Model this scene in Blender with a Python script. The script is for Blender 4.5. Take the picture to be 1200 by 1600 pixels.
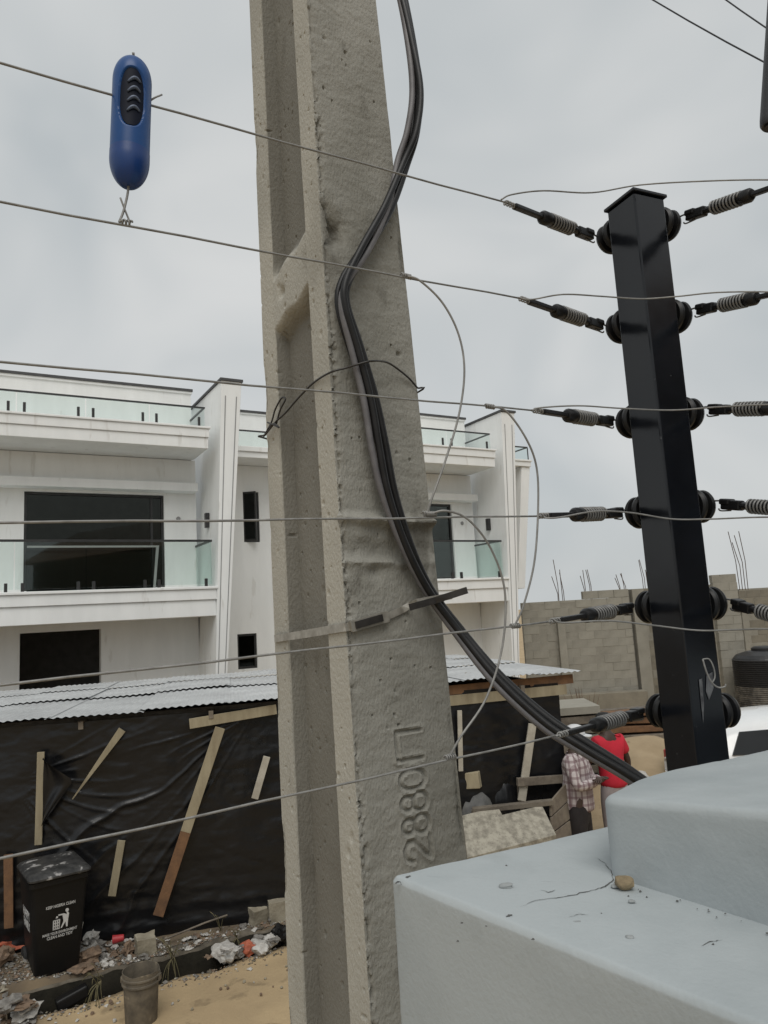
import bpy, bmesh, math, random
import numpy as np
from mathutils import Vector, Matrix, noise as mnoise

random.seed(7); RNG = np.random.default_rng(11)
for o in list(bpy.data.objects): bpy.data.objects.remove(o)
SC = bpy.context.scene
COL = SC.collection

# ------------------------------------------------------------------ camera
F, CAMH, PITCH, ROLL = 1150.0, 3.3, math.radians(8.0), math.radians(3.3)
CAM = np.array([0.0, 0.0, CAMH])
fw = np.array([0, math.cos(PITCH), math.sin(PITCH)]); r0 = np.array([1.0, 0, 0]); u0 = np.array([0, -math.sin(PITCH), math.cos(PITCH)])
upv = u0*math.cos(ROLL) + r0*math.sin(ROLL); rtv = r0*math.cos(ROLL) - u0*math.sin(ROLL)
cd = bpy.data.cameras.new('camera'); cam = bpy.data.objects.new('camera', cd); COL.objects.link(cam)
cd.sensor_fit = 'VERTICAL'; cd.sensor_height = 16.0; cd.lens = 16.0*F/1600.0
cd.clip_start = 0.02; cd.clip_end = 3000
M = Matrix.Identity(4)
for i in range(3):
    M[i][0] = rtv[i]; M[i][1] = upv[i]; M[i][2] = -fw[i]; M[i][3] = CAM[i]
cam.matrix_world = M
SC.camera = cam

# survey helpers: a sight line of the photograph met with a known plane of the place gives a point in metres
def ray(x, y): return fw + rtv*(x-600)/F - upv*(y-800)/F
def atY(x, y, Y): d = ray(x, y); return CAM + d*Y/d[1]
def onz(x, y, z): d = ray(x, y); return CAM + d*(z-CAMH)/d[2]
def onpl(x, y, p, n): d = ray(x, y); return CAM + d*(np.dot(np.array(p)-CAM, n)/np.dot(d, n))

# ------------------------------------------------------------------ world, sun, exposure
SUN_EL, SUN_AZ = math.radians(55), math.radians(175)      # azimuth from +Y clockwise
w = bpy.data.worlds.new('World'); SC.world = w; w.use_nodes = True
nt = w.node_tree; nt.nodes.clear()
def N(t, **k):
    n = nt.nodes.new(t)
    for a, b in k.items(): setattr(n, a, b)
    return n
out = N('ShaderNodeOutputWorld'); bg = N('ShaderNodeBackground'); bg.inputs['Strength'].default_value = 0.1
sky = N('ShaderNodeTexSky'); sky.sky_type = 'NISHITA'; sky.sun_disc = False
sky.sun_elevation = SUN_EL; sky.sun_rotation = SUN_AZ; sky.dust_density = 4.0; sky.air_density = 1.0
tc = N('ShaderNodeTexCoord'); mp = N('ShaderNodeMapping'); mp.inputs['Scale'].default_value = (1.2, 1.2, 1.9)
nz = N('ShaderNodeTexNoise'); nz.inputs['Scale'].default_value = 1.9; nz.inputs['Detail'].default_value = 3; nz.inputs['Roughness'].default_value = 0.5
nz.inputs['Distortion'].default_value = 0.6
cr = N('ShaderNodeValToRGB'); cr.color_ramp.elements[0].position = 0.32; cr.color_ramp.elements[1].position = 0.68
cr.color_ramp.elements[0].color = (5.10, 5.45, 5.58, 1); cr.color_ramp.elements[1].color = (6.95, 7.05, 6.98, 1)
mx = N('ShaderNodeMix', data_type='RGBA'); mx.inputs['Factor'].default_value = 0.93
L = nt.links.new
L(tc.outputs['Generated'], mp.inputs['Vector']); L(mp.outputs['Vector'], nz.inputs['Vector']); L(nz.outputs['Fac'], cr.inputs['Fac'])
L(sky.outputs['Color'], mx.inputs['A']); L(cr.outputs['Color'], mx.inputs['B']); L(mx.outputs['Result'], bg.inputs['Color'])
L(bg.outputs['Background'], out.inputs['Surface'])
sd = bpy.data.lights.new('sun', 'SUN'); sun = bpy.data.objects.new('sun', sd); COL.objects.link(sun)
sd.energy = 1.5; sd.angle = math.radians(38); sd.color = (1.0, 0.97, 0.92)
sdir = Vector((math.sin(SUN_AZ)*math.cos(SUN_EL), math.cos(SUN_AZ)*math.cos(SUN_EL), math.sin(SUN_EL)))
sun.rotation_euler = sdir.to_track_quat('Z', 'Y').to_euler(); sun.location = sdir*40
vs = SC.view_settings; vs.view_transform = 'Standard'; vs.look = 'None'; vs.exposure = 0.0; vs.gamma = 1.0; vs.use_curve_mapping = False
SC.cycles.max_bounces = 8; SC.cycles.transparent_max_bounces = 12

# ------------------------------------------------------------------ materials
def srgb(r, g, b):
    f = lambda c: (c/255/12.92) if c/255 <= 0.04045 else ((c/255+0.055)/1.055)**2.4
    return (f(r), f(g), f(b))
def mat(name, c1, c2=None, rough=0.7, scale=6.0, bump=0.0, bscale=40.0, metal=0.0, spec=0.5, spots=None, sscale=30.0, sthr=0.68,
        stretch=(1, 1, 1), rvar=0.0, coat=0.0, contrast=(0.35, 0.65)):
    m = bpy.data.materials.new(name); m.use_nodes = True; t = m.node_tree; b = t.nodes['Principled BSDF']
    b.inputs['Roughness'].default_value = rough; b.inputs['Metallic'].default_value = metal
    b.inputs['Specular IOR Level'].default_value = spec; b.inputs['Coat Weight'].default_value = coat
    tc = t.nodes.new('ShaderNodeTexCoord'); mp = t.nodes.new('ShaderNodeMapping'); mp.inputs['Scale'].default_value = stretch
    t.links.new(tc.outputs['Object'], mp.inputs['Vector'])
    if c2 is None: c2 = tuple(x*0.85 for x in c1)
    n = t.nodes.new('ShaderNodeTexNoise'); n.inputs['Scale'].default_value = scale; n.inputs['Detail'].default_value = 8; n.inputs['Roughness'].default_value = 0.62
    t.links.new(mp.outputs['Vector'], n.inputs['Vector'])
    r = t.nodes.new('ShaderNodeValToRGB'); r.color_ramp.elements[0].position = contrast[0]; r.color_ramp.elements[1].position = contrast[1]
    r.color_ramp.elements[0].color = (*c2, 1); r.color_ramp.elements[1].color = (*c1, 1)
    t.links.new(n.outputs['Fac'], r.inputs['Fac']); colout = r.outputs['Color']
    if spots is not None:
        n2 = t.nodes.new('ShaderNodeTexNoise'); n2.inputs['Scale'].default_value = sscale; n2.inputs['Detail'].default_value = 5
        t.links.new(mp.outputs['Vector'], n2.inputs['Vector'])
        r2 = t.nodes.new('ShaderNodeValToRGB'); r2.color_ramp.elements[0].position = sthr; r2.color_ramp.elements[1].position = min(1, sthr+0.06)
        t.links.new(n2.outputs['Fac'], r2.inputs['Fac'])
        k = t.nodes.new('ShaderNodeMix'); k.data_type = 'RGBA'; k.inputs['B'].default_value = (*spots, 1)
        t.links.new(r2.outputs['Color'], k.inputs['Factor']); t.links.new(colout, k.inputs['A']); colout = k.outputs['Result']
    t.links.new(colout, b.inputs['Base Color'])
    if rvar:
        mr = t.nodes.new('ShaderNodeMapRange'); mr.inputs['To Min'].default_value = max(0.02, rough-rvar); mr.inputs['To Max'].default_value = min(1, rough+rvar)
        t.links.new(n.outputs['Fac'], mr.inputs['Value']); t.links.new(mr.outputs['Result'], b.inputs['Roughness'])
    if bump:
        n3 = t.nodes.new('ShaderNodeTexNoise'); n3.inputs['Scale'].default_value = bscale; n3.inputs['Detail'].default_value = 6
        t.links.new(mp.outputs['Vector'], n3.inputs['Vector'])
        bm_ = t.nodes.new('ShaderNodeBump'); bm_.inputs['Strength'].default_value = bump; bm_.inputs['Distance'].default_value = 0.01
        t.links.new(n3.outputs['Fac'], bm_.inputs['Height']); t.links.new(bm_.outputs['Normal'], b.inputs['Normal'])
    return m
def rand_tone(m, amt):
    """each laid piece a slightly different batch colour"""
    t = m.node_tree; b = t.nodes['Principled BSDF']; src = b.inputs['Base Color'].links[0].from_socket
    oi = t.nodes.new('ShaderNodeObjectInfo'); mr = t.nodes.new('ShaderNodeMapRange'); mr.inputs['To Min'].default_value = 1-amt; mr.inputs['To Max'].default_value = 1+amt
    hs = t.nodes.new('ShaderNodeHueSaturation'); t.links.new(oi.outputs['Random'], mr.inputs['Value']); t.links.new(mr.outputs['Result'], hs.inputs['Value'])
    t.links.new(src, hs.inputs['Color']); t.links.new(hs.outputs['Color'], b.inputs['Base Color']); return m
def attr_tint(m, attr, col, strength=1.0):
    """mixes colour col over the base where the mesh's own point attribute says so"""
    t = m.node_tree; b = t.nodes['Principled BSDF']; src = b.inputs['Base Color'].links[0].from_socket
    a = t.nodes.new('ShaderNodeAttribute'); a.attribute_name = attr
    k = t.nodes.new('ShaderNodeMix'); k.data_type = 'RGBA'; k.inputs['B'].default_value = (*col, 1)
    ml = t.nodes.new('ShaderNodeMath'); ml.operation = 'MULTIPLY'; ml.inputs[1].default_value = strength
    t.links.new(a.outputs['Fac'], ml.inputs[0]); t.links.new(ml.outputs[0], k.inputs['Factor'])
    t.links.new(src, k.inputs['A']); t.links.new(k.outputs['Result'], b.inputs['Base Color'])
    return m
def glass_mat(name, tint, gl=0.12, rough=0.02):
    m = bpy.data.materials.new(name); m.use_nodes = True; t = m.node_tree; t.nodes.clear()
    o = t.nodes.new('ShaderNodeOutputMaterial'); tr = t.nodes.new('ShaderNodeBsdfTransparent'); tr.inputs['Color'].default_value = (*tint, 1)
    g = t.nodes.new('ShaderNodeBsdfGlossy'); g.inputs['Roughness'].default_value = rough; g.inputs['Color'].default_value = (.9, .95, .94, 1)
    lw0 = t.nodes.new('ShaderNodeLayerWeight'); lw0.inputs['Blend'].default_value = .5; lw = t.nodes.new('ShaderNodeMath'); lw.operation = 'POWER'; lw.inputs[1].default_value = 4.0; t.links.new(lw0.outputs['Facing'], lw.inputs[0])
    ad = t.nodes.new('ShaderNodeMath'); ad.operation = 'ADD'; ad.inputs[1].default_value = gl; ad.use_clamp = True
    t.links.new(lw.outputs[0], ad.inputs[0])
    mx = t.nodes.new('ShaderNodeMixShader'); t.links.new(ad.outputs[0], mx.inputs['Fac'])
    t.links.new(tr.outputs[0], mx.inputs[1]); t.links.new(g.outputs[0], mx.inputs[2]); t.links.new(mx.outputs[0], o.inputs['Surface'])
    return m

MT = {}
MT['pole'] = mat('pole_concrete', (.33, .322, .288), (.232, .226, .198), rough=.95, spec=.2, scale=3.2, bump=.45, bscale=150, spots=(.18, .173, .15), sscale=7, sthr=.60, stretch=(1, 1, .55))
MT['wallpaint'] = mat('grey_wall_paint', (.392, .425, .434), (.318, .350, .360), rough=.85, spec=.25, scale=3.1, bump=.09, bscale=160, spots=(.345, .375, .38), sscale=4.5, sthr=.60, contrast=(.38, .62))
MT['crack'] = mat('crack_grey', (.10, .10, .095), rough=.95)  # dark grey of cracks, chips and mortar specks
MT['postblack'] = mat('black_gloss_paint', (.007, .0085, .012), (.004, .005, .007), rough=.2, rvar=.1, spec=.45, scale=9, bump=.05, bscale=9, spots=(.06, .062, .065), sscale=70, sthr=.71)
MT['dull'] = mat('dull_black_paint', (.005, .006, .008), rough=.35, spec=.16)
MT['plastic'] = mat('black_plastic', (.010, .010, .011), (.007, .007, .007), rough=.42, spec=.35, scale=20)
MT['galv'] = mat('galvanised_wire', (.30, .295, .28), (.20, .195, .185), rough=.55, metal=.35, scale=60)
MT['spring'] = mat('spring_steel', (.24, .237, .23), (.15, .148, .142), rough=.45, metal=.5, scale=60)
MT['cable'] = mat('black_cable', (.014, .014, .015), (.008, .008, .008), rough=.45, spec=.35, scale=25, bump=.05)
MT['cablegrey'] = mat('grey_cable', (.16, .155, .16), (.11, .105, .11), rough=.5, scale=20)
MT['strap'] = mat('steel_strap', (.50, .48, .43), (.30, .28, .24), rough=.32, metal=.45, scale=30)
MT['strapdark'] = mat('tarnished_strap', (.05, .045, .042), (.03, .028, .026), rough=.45, metal=.3, scale=30)
MT['blue'] = mat('blue_plastic', (.010, .068, .235), (.008, .054, .19), rough=.36, spec=.3, scale=12, bump=.04, bscale=20)
MT['blue2'] = mat('dark_blue_plastic', (.005, .044, .20), (.004, .036, .16), rough=.36, scale=12)
MT['bluedark'] = mat('indicator_window', (.006, .009, .022), (.004, .006, .014), rough=.5, spec=.12)
MT['silver'] = mat('silver_coil', (.10, .125, .18), rough=.45, metal=.3)
MT['white'] = mat('white_render', (.83, .84, .83), (.77, .78, .77), rough=.9, scale=1.5, bump=.06, bscale=30, spots=(.70, .70, .68), sscale=2.6, sthr=.64, stretch=(2.2, 2.2, .5))
MT['offwhite'] = mat('shaded_soffit_paint', (.74, .74, .72), (.68, .68, .66), rough=.9, scale=1.6, bump=.05)
MT['groove'] = mat('groove_line', (.30, .30, .30), rough=.9)
MT['coping'] = mat('dark_coping', (.07, .07, .072), (.05, .05, .05), rough=.6)
MT['alu'] = mat('dark_aluminium', (.045, .045, .045), (.03, .03, .03), rough=.4, metal=.3)
MT['pane'] = glass_mat('dark_window_glass', (.34, .36, .35), .012, .02)
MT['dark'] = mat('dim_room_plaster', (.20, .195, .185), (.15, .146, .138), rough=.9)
MT['glass'] = glass_mat('balcony_glass', (.93, .967, .957), .03)
MT['sheetglass'] = glass_mat('dusty_glass_sheet', (.30, .36, .34), .04, .1)
MT['tapewhite'] = mat('white_edge_tape', (.30, .31, .30), rough=.6)
MT['zinc'] = mat('zinc_roof', (.56, .575, .58), (.42, .43, .435), rough=.5, metal=.1, scale=2.2, bump=.05, bscale=14, spots=(.30, .27, .23), sscale=6, sthr=.70)
MT['tarp'] = mat('black_plastic_tarp', (.0085, .009, .0105), (.006, .0065, .0075), rough=.30, spec=.42, scale=3, bump=.12, bscale=18, rvar=.1)
MT['plank'] = mat('raw_plank', (.34, .295, .20), (.24, .20, .13), rough=.85, scale=9, stretch=(1, 1, .25), bump=.2, bscale=60)
MT['plankwhite'] = mat('weathered_pale_plank', (.47, .44, .37), (.36, .33, .27), rough=.85, scale=9, bump=.2, bscale=60)
MT['plankbrown'] = mat('brown_plank', (.20, .105, .05), (.12, .065, .035), rough=.85, scale=9, bump=.2, bscale=60)
MT['plankgrey'] = mat('grey_weathered_wood', (.21, .18, .14), (.12, .10, .08), rough=.9, scale=8, bump=.25, bscale=50)
MT['sand'] = mat('sand', (.44, .33, .19), (.34, .25, .145), rough=.95, scale=1.1, bump=.5, bscale=26, spots=(.27, .20, .115), sscale=3.3, sthr=.60)
MT['heap'] = mat('sand_heap_sand', (.37, .285, .18), (.29, .22, .135), rough=.95, scale=2.2, bump=.6, bscale=20, spots=(.19, .13, .08), sscale=3, sthr=.66)
MT['soil'] = mat('dirty_kerb_concrete', (.15, .13, .10), (.07, .06, .045), rough=.95, scale=7, bump=.6, bscale=30)
MT['block'] = mat('sandcrete_block', (.30, .285, .242), (.24, .227, .19), rough=.95, scale=2.3, bump=.4, bscale=35, spots=(.15, .13, .10), sscale=5, sthr=.68)
MT['blockdark'] = mat('dark_sandcrete_block', (.22, .20, .158), (.165, .15, .118), rough=.95, scale=2.3, bump=.4, bscale=35)  # darker block tone for the set-back walls and plinth
MT['mortar'] = mat('mortar', (.285, .27, .228), (.225, .212, .178), rough=.95, scale=5, bump=.4)
MT['rust'] = mat('rusty_rebar', (.10, .06, .04), (.06, .04, .03), rough=.9, scale=30)
MT['tank'] = mat('black_tank_plastic', (.02, .02, .022), (.014, .014, .015), rough=.45, scale=4)
MT['tankdust'] = mat('dusty_tank_plastic', (.19, .175, .15), (.04, .038, .036), rough=.8, scale=5)
MT['carwhite'] = mat('white_car_paint', (.78, .79, .79), (.74, .75, .75), rough=.22, coat=.5)
MT['carglass'] = mat('car_window_glass', (.012, .013, .014), rough=.08)
MT['rubber'] = mat('tyre_rubber', (.02, .02, .02), rough=.85)
MT['bin'] = mat('black_bin_plastic', (.007, .007, .0075), (.005, .005, .005), rough=.5, spec=.3, scale=6, bump=.04)
MT['binlid'] = mat('dusty_bin_lid', (.055, .054, .052), (.016, .016, .016), rough=.5, scale=9, bump=.06, spots=(.30, .29, .28), sscale=9, sthr=.60)
MT['print'] = mat('white_print', (.62, .63, .62), (.5, .5, .5), rough=.7, scale=60)
MT['bucket'] = mat('muddy_bucket', (.155, .13, .095), (.07, .06, .046), rough=.8, scale=9, bump=.15, spots=(.24, .20, .14), sscale=8, sthr=.62)
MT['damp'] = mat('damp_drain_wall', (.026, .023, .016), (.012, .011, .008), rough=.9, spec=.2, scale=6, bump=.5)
MT['scuff'] = mat('grey_scuff', (.16, .165, .17), (.05, .05, .055), rough=.6, scale=40)
MT['cement'] = mat('concrete_chunk', (.33, .30, .23), (.24, .21, .155), rough=.95, scale=9, bump=.5, bscale=40)
MT['paper'] = mat('dirty_white_litter', (.52, .51, .48), (.36, .34, .31), rough=.8, scale=20)
MT['greylit'] = mat('grey_litter', (.23, .22, .20), (.12, .11, .10), rough=.85, scale=20)
MT['brownlit'] = mat('brown_litter', (.22, .15, .10), (.12, .085, .06), rough=.9, scale=20)
MT['redlit'] = mat('red_litter', (.50, .045, .05), (.4, .03, .04), rough=.5, scale=20)
MT['orangelit'] = mat('orange_litter', (.45, .12, .06), (.3, .08, .05), rough=.7, scale=20)
MT['bluelit'] = mat('blue_litter', (.10, .14, .26), (.07, .10, .18), rough=.7, scale=20)
MT['dead'] = mat('dry_grass', (.17, .14, .075), (.09, .085, .04), rough=.9, scale=20)
MT['chip'] = mat('speckled_board', (.40, .37, .30), (.22, .20, .16), rough=.9, scale=13, bump=.25, stretch=(1, .5, 1), contrast=(.38, .60), spots=(.20, .18, .15), sscale=45, sthr=.62)
MT['skin'] = mat('dark_skin', (.055, .032, .022), (.045, .026, .018), rough=.6, scale=10)
MT['trousers'] = mat('dark_trousers', (.022, .018, .018), (.015, .012, .012), rough=.9, scale=15)
MT['shorts'] = mat('pale_trousers', (.38, .33, .33), (.3, .26, .26), rough=.9, scale=15)
MT['redshirt'] = mat('red_tshirt', (.56, .018, .04), (.46, .014, .032), rough=.85, scale=9)
MT['cap'] = mat('white_cap', (.70, .71, .72), rough=.85)
MT['stone'] = mat('tan_stone', (.30, .235, .14), (.17, .13, .08), rough=.95, scale=40, bump=.4, bscale=90)
MT['pebble'] = mat('grey_pebble', (.34, .36, .36), (.25, .265, .265), rough=.9, scale=60, bump=.3)
MT['conduit'] = mat('dark_grey_pipe', (.035, .037, .04), (.025, .027, .03), rough=.5, scale=9)
MT['tarpgrey'] = mat('dusty_grey_tarp', (.12, .12, .115), (.05, .05, .05), rough=.6, scale=7, bump=.2)
rand_tone(MT['block'], .07); rand_tone(MT['blockdark'], .14); rand_tone(MT['plank'], .15); rand_tone(MT['plankgrey'], .2); rand_tone(MT['zinc'], .07)
# checked shirt: two sets of dark stripes over pale cloth
def check_mat():
    m = mat('checked_cotton', (.55, .50, .49), (.48, .43, .43), rough=.9, scale=12); t = m.node_tree; b = t.nodes['Principled BSDF']
    src = b.inputs['Base Color'].links[0].from_socket; tc = t.nodes.new('ShaderNodeTexCoord'); sp = t.nodes.new('ShaderNodeSeparateXYZ')
    t.links.new(tc.outputs['Object'], sp.inputs[0])
    for ax, fr, st in (('X', 16, .6), ('Y', 16, .5), ('Z', 13, .55)):
        mu = t.nodes.new('ShaderNodeMath'); mu.operation = 'MULTIPLY'; mu.inputs[1].default_value = fr
        fr_ = t.nodes.new('ShaderNodeMath'); fr_.operation = 'FRACT'; lt = t.nodes.new('ShaderNodeMath'); lt.operation = 'LESS_THAN'; lt.inputs[1].default_value = .34
        ml = t.nodes.new('ShaderNodeMath'); ml.operation = 'MULTIPLY'; ml.inputs[1].default_value = st
        t.links.new(sp.outputs[ax], mu.inputs[0]); t.links.new(mu.outputs[0], fr_.inputs[0]); t.links.new(fr_.outputs[0], lt.inputs[0]); t.links.new(lt.outputs[0], ml.inputs[0])
        k = t.nodes.new('ShaderNodeMix'); k.data_type = 'RGBA'; k.inputs['B'].default_value = (.14, .075, .085, 1)
        t.links.new(ml.outputs[0], k.inputs['Factor']); t.links.new(src, k.inputs['A']); src = k.outputs['Result']
    t.links.new(src, b.inputs['Base Color']); return m
MT['check'] = check_mat()

# ------------------------------------------------------------------ object helpers
ORG = {}
def empty(name, loc, label=None, cat=None, group=None, kind=None):
    o = bpy.data.objects.new(name, None); COL.objects.link(o); o.location = loc; o.empty_display_size = .1
    ORG[o.name] = np.array(loc, float); tag(o, label, cat, group, kind); return o
def tag(o, label=None, cat=None, group=None, kind=None):
    if label: o['label'] = label
    if cat: o['category'] = cat
    if group: o['group'] = group
    if kind: o['kind'] = kind
    return o
def link_mesh(name, V, Fc, m, parent=None, origin=None, smooth=False):
    """V in world metres. A child keeps its parent's origin; a top-level mesh gets its own."""
    V = np.asarray(V, float)
    if parent is not None: org = ORG[parent.name]
    elif origin is not None: org = np.array(origin, float)
    else: org = np.array([V[:, 0].mean(), V[:, 1].mean(), V[:, 2].min()])
    me = bpy.data.meshes.new(name); me.from_pydata((V-org).tolist(), [], [tuple(f) for f in Fc]); me.update()
    if m is not None: me.materials.append(MT[m] if isinstance(m, str) else m)
    if smooth: me.polygons.foreach_set('use_smooth', [True]*len(me.polygons))
    o = bpy.data.objects.new(name, me); COL.objects.link(o)
    if parent is not None: o.parent = parent
    else: o.location = org
    ORG[o.name] = org
    return o
def frame(t):
    t = np.array(t, float); t /= np.linalg.norm(t); a = np.array([0, 0, 1.0]) if abs(t[2]) < .9 else np.array([1.0, 0, 0])
    n = np.cross(a, t); n /= np.linalg.norm(n); return n, np.cross(t, n), t
def spline(pts, n=8):
    """Catmull-Rom through pts"""
    P = [np.array(p, float) for p in pts]; P = [2*P[0]-P[1]] + P + [2*P[-1]-P[-2]]; R = []
    for i in range(1, len(P)-2):
        a, b, c, d = P[i-1:i+3]
        for k in range(n):
            t = k/n; R.append(.5*((2*b)+(-a+c)*t+(2*a-5*b+4*c-d)*t*t+(-a+3*b-3*c+d)*t**3))
    R.append(P[-2]); return np.array(R)
class MB:
    def __init__(s): s.V = []; s.F = []
    def add(s, V, Fc):
        k = len(s.V); s.V += [tuple(v) for v in V]; s.F += [tuple(i+k for i in f) for f in Fc]; return s
    def box(s, c, size, R=None):
        c = np.array(c, float); h = np.array(size, float)/2; R = np.eye(3) if R is None else np.array(R)
        V = [c + R @ (h*np.array(q)) for q in ((-1,-1,-1),(1,-1,-1),(1,1,-1),(-1,1,-1),(-1,-1,1),(1,-1,1),(1,1,1),(-1,1,1))]
        return s.add(V, [(0,3,2,1),(4,5,6,7),(0,1,5,4),(1,2,6,5),(2,3,7,6),(3,0,4,7)])
    def bar(s, a, b, w_, t_, side=None):
        """box beam from a to b, width w_ along side, thickness t_"""
        a = np.array(a, float); b = np.array(b, float); d = b-a; L_ = np.linalg.norm(d); d /= L_
        if side is None: n, bb, _ = frame(d)
        else:
            n = np.array(side, float); n -= d*np.dot(n, d); n /= np.linalg.norm(n); bb = np.cross(d, n)
        return s.box((a+b)/2, (w_, t_, L_), np.stack([n, bb, d], 1))
    def tube(s, pts, r, k=8, caps=True):
        P = np.array(pts, float); n = len(P); r = np.broadcast_to(np.array(r, float), (n,))
        T = np.gradient(P, axis=0); T /= np.linalg.norm(T, axis=1)[:, None]+1e-12
        a, b, _ = frame(T[0]); base = len(s.V); V = []
        for i in range(n):
            a = a - T[i]*np.dot(a, T[i]); a /= np.linalg.norm(a)+1e-12; b = np.cross(T[i], a)
            for j in range(k):
                q = 2*math.pi*j/k; V.append(P[i]+r[i]*(a*math.cos(q)+b*math.sin(q)))
        Fc = [(i*k+j, i*k+(j+1) % k, (i+1)*k+(j+1) % k, (i+1)*k+j) for i in range(n-1) for j in range(k)]
        if caps: Fc += [tuple(range(k-1, -1, -1)), tuple((n-1)*k+j for j in range(k))]
        return s.add(V, Fc)
    def lathe(s, prof, c, ax, k=24):
        """prof: (r, t) along axis ax from point c"""
        a, b, t = frame(ax); c = np.array(c, float); V = []; n = len(prof)
        for (r, h) in prof:
            for j in range(k):
                q = 2*math.pi*j/k; V.append(c+t*h+r*(a*math.cos(q)+b*math.sin(q)))
        Fc = [(i*k+j, i*k+(j+1) % k, (i+1)*k+(j+1) % k, (i+1)*k+j) for i in range(n-1) for j in range(k)]
        Fc += [tuple(range(k-1, -1, -1)), tuple((n-1)*k+j for j in range(k))]
        return s.add(V, Fc)
    def prism(s, poly, ext):
        n = len(poly); P = [np.array(p, float) for p in poly]; e = np.array(ext, float)
        return s.add(P+[p+e for p in P], [tuple(range(n-1, -1, -1)), tuple(range(n, 2*n))]+[(i, (i+1) % n, n+(i+1) % n, n+i) for i in range(n)])
    def build(s, name, m, parent=None, origin=None, smooth=False, bevel=0, seg=2):
        o = link_mesh(name, s.V, s.F, m, parent, origin, smooth)
        if bevel:
            b = o.modifiers.new('bevel', 'BEVEL'); b.width = bevel; b.segments = seg; b.limit_method = 'ANGLE'
        return o
def autosmooth(o, ang=40):
    me = o.data; me.polygons.foreach_set('use_smooth', [True]*len(me.polygons))
    me.set_sharp_from_angle(angle=math.radians(ang)); return o
# vectorised value noise
_T = RNG.random((64, 64, 64))
def vnoise(P, sc=1.0, oct=4, gain=.5):
    P = np.asarray(P, float)*sc; tot = np.zeros(len(P)); amp = 1; s_ = 0
    for _ in range(oct):
        i = np.floor(P).astype(int); f = P-i; f = f*f*(3-2*f); v = 0
        for dx in (0, 1):
            for dy in (0, 1):
                for dz in (0, 1):
                    wgt = (f[:, 0] if dx else 1-f[:, 0])*(f[:, 1] if dy else 1-f[:, 1])*(f[:, 2] if dz else 1-f[:, 2])
                    v = v + wgt*_T[(i[:, 0]+dx) % 64, (i[:, 1]+dy) % 64, (i[:, 2]+dz) % 64]
        tot += amp*(v-.5)*2; s_ += amp; amp *= gain; P = P*2.03+17.1
    return tot/s_
def sstep(a, b, x): t = np.clip((x-a)/(b-a), 0, 1); return t*t*(3-2*t)
def grid_faces(n, m_):
    """n rows by m_ columns of verts"""
    i = np.arange(n-1)[:, None]*m_; j = np.arange(m_-1)[None, :]; a = (i+j).ravel()
    return np.stack([a, a+1, a+m_+1, a+m_], 1)
def set_attr(o, name, vals):
    a = o.data.attributes.new(name, 'FLOAT', 'POINT'); a.data.foreach_set('value', np.asarray(vals, 'f'))
GZ = 0.2     # level of the sandy road
BZ = 0.32    # level of the bank beyond the drain

# ================================================================== GROUND
ED = np.array([.884, .468]); ED /= np.linalg.norm(ED); ND = np.array([-ED[1], ED[0]])
VR, VB, UEND = 7.19, 7.42, 2.75
def uv2xy(u, v): return u[..., None]*ED + v[..., None]*ND
def g_axis(fine0, fine1, step, far):
    a = list(np.arange(fine0, fine1+1e-6, step)); b = [fine1]; s_ = step
    while b[-1] < far: s_ *= 1.35; b.append(b[-1]+s_)
    c = [fine0]; s_ = step
    while c[-1] > -far: s_ *= 1.35; c.append(c[-1]-s_)
    return np.array(sorted(set(c[1:])) + a + b[1:])
ua = g_axis(-3.5, 9.0, .06, 900)
va = g_axis(4.5, 13.0, .06, 900)
va = va[(va < VR-.02) | (va > VB+.02)]
va = np.sort(np.concatenate([va, [VR-.006, VR+.006, VB-.006, VB+.006]]))
def ground_h(u, v, drain=True):
    xy = uv2xy(u, v); sh = u.shape
    P = np.stack([xy[..., 0].ravel(), xy[..., 1].ravel(), np.zeros(u.size)], 1)
    nz_ = vnoise(P, .9, 4).reshape(sh)*.05 + vnoise(P, 4.5, 4).reshape(sh)*.026
    near = np.exp(-((u-2)**2+(v-7)**2)/300.0)
    z = GZ + nz_*near - (1-near)*.02
    inu = 1-sstep(UEND, UEND+.5, u)
    bank = (BZ-GZ)*sstep(VR, VB, v)*inu
    z = z + bank
    z = z + .16*np.exp(-(((u-.05)/.55)**2+((v-7.75)/.38)**2))*near       # rubbish mound round the bin
    z = z + .10*np.exp(-(((u+.35)/.45)**2+((v-7.0)/.5)**2))
    if drain:
        d = (v > VR) & (v < VB) & (u < UEND) & (u > .13)
        z = np.where(d, -.28+nz_, z)
    return z
U, Vv = np.meshgrid(ua, va)
edge = np.where((Vv > VR-.03) & (Vv < VR+.03), vnoise(np.stack([U.ravel()*4, U.ravel()*0, U.ravel()*0], 1), 1, 3).reshape(U.shape)*.07, 0)
Zg = ground_h(U, Vv); xy = uv2xy(U, Vv+edge)
VG = np.stack([xy[..., 0].ravel(), xy[..., 1].ravel(), Zg.ravel()], 1)
gmat = MT['sand']; attr_tint(gmat, 'soil', (.105, .082, .058), .92)
gr = link_mesh('ground', VG, grid_faces(len(va), len(ua)), gmat, origin=(0, 0, 0), smooth=True)
soil = (sstep(VR+.05, VB, Vv)*(1-sstep(UEND+.6, UEND+1.6, U))*(1-sstep(10, 13, Vv)))
soil = np.maximum(soil, sstep(.75, -.1, U)*sstep(6.2, 6.9, Vv))
nn = vnoise(np.stack([xy[..., 0].ravel(), xy[..., 1].ravel(), np.zeros(U.size)], 1), 3.0, 4).reshape(U.shape)
set_attr(gr, 'soil', np.clip(soil*(1.05+.6*nn)+.0, 0, 1).ravel())
tag(gr, kind='structure')
def gz(x, y):
    p = np.array([x, y]); return float(ground_h(np.array([p@ED]), np.array([p@ND]), False)[0])

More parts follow.
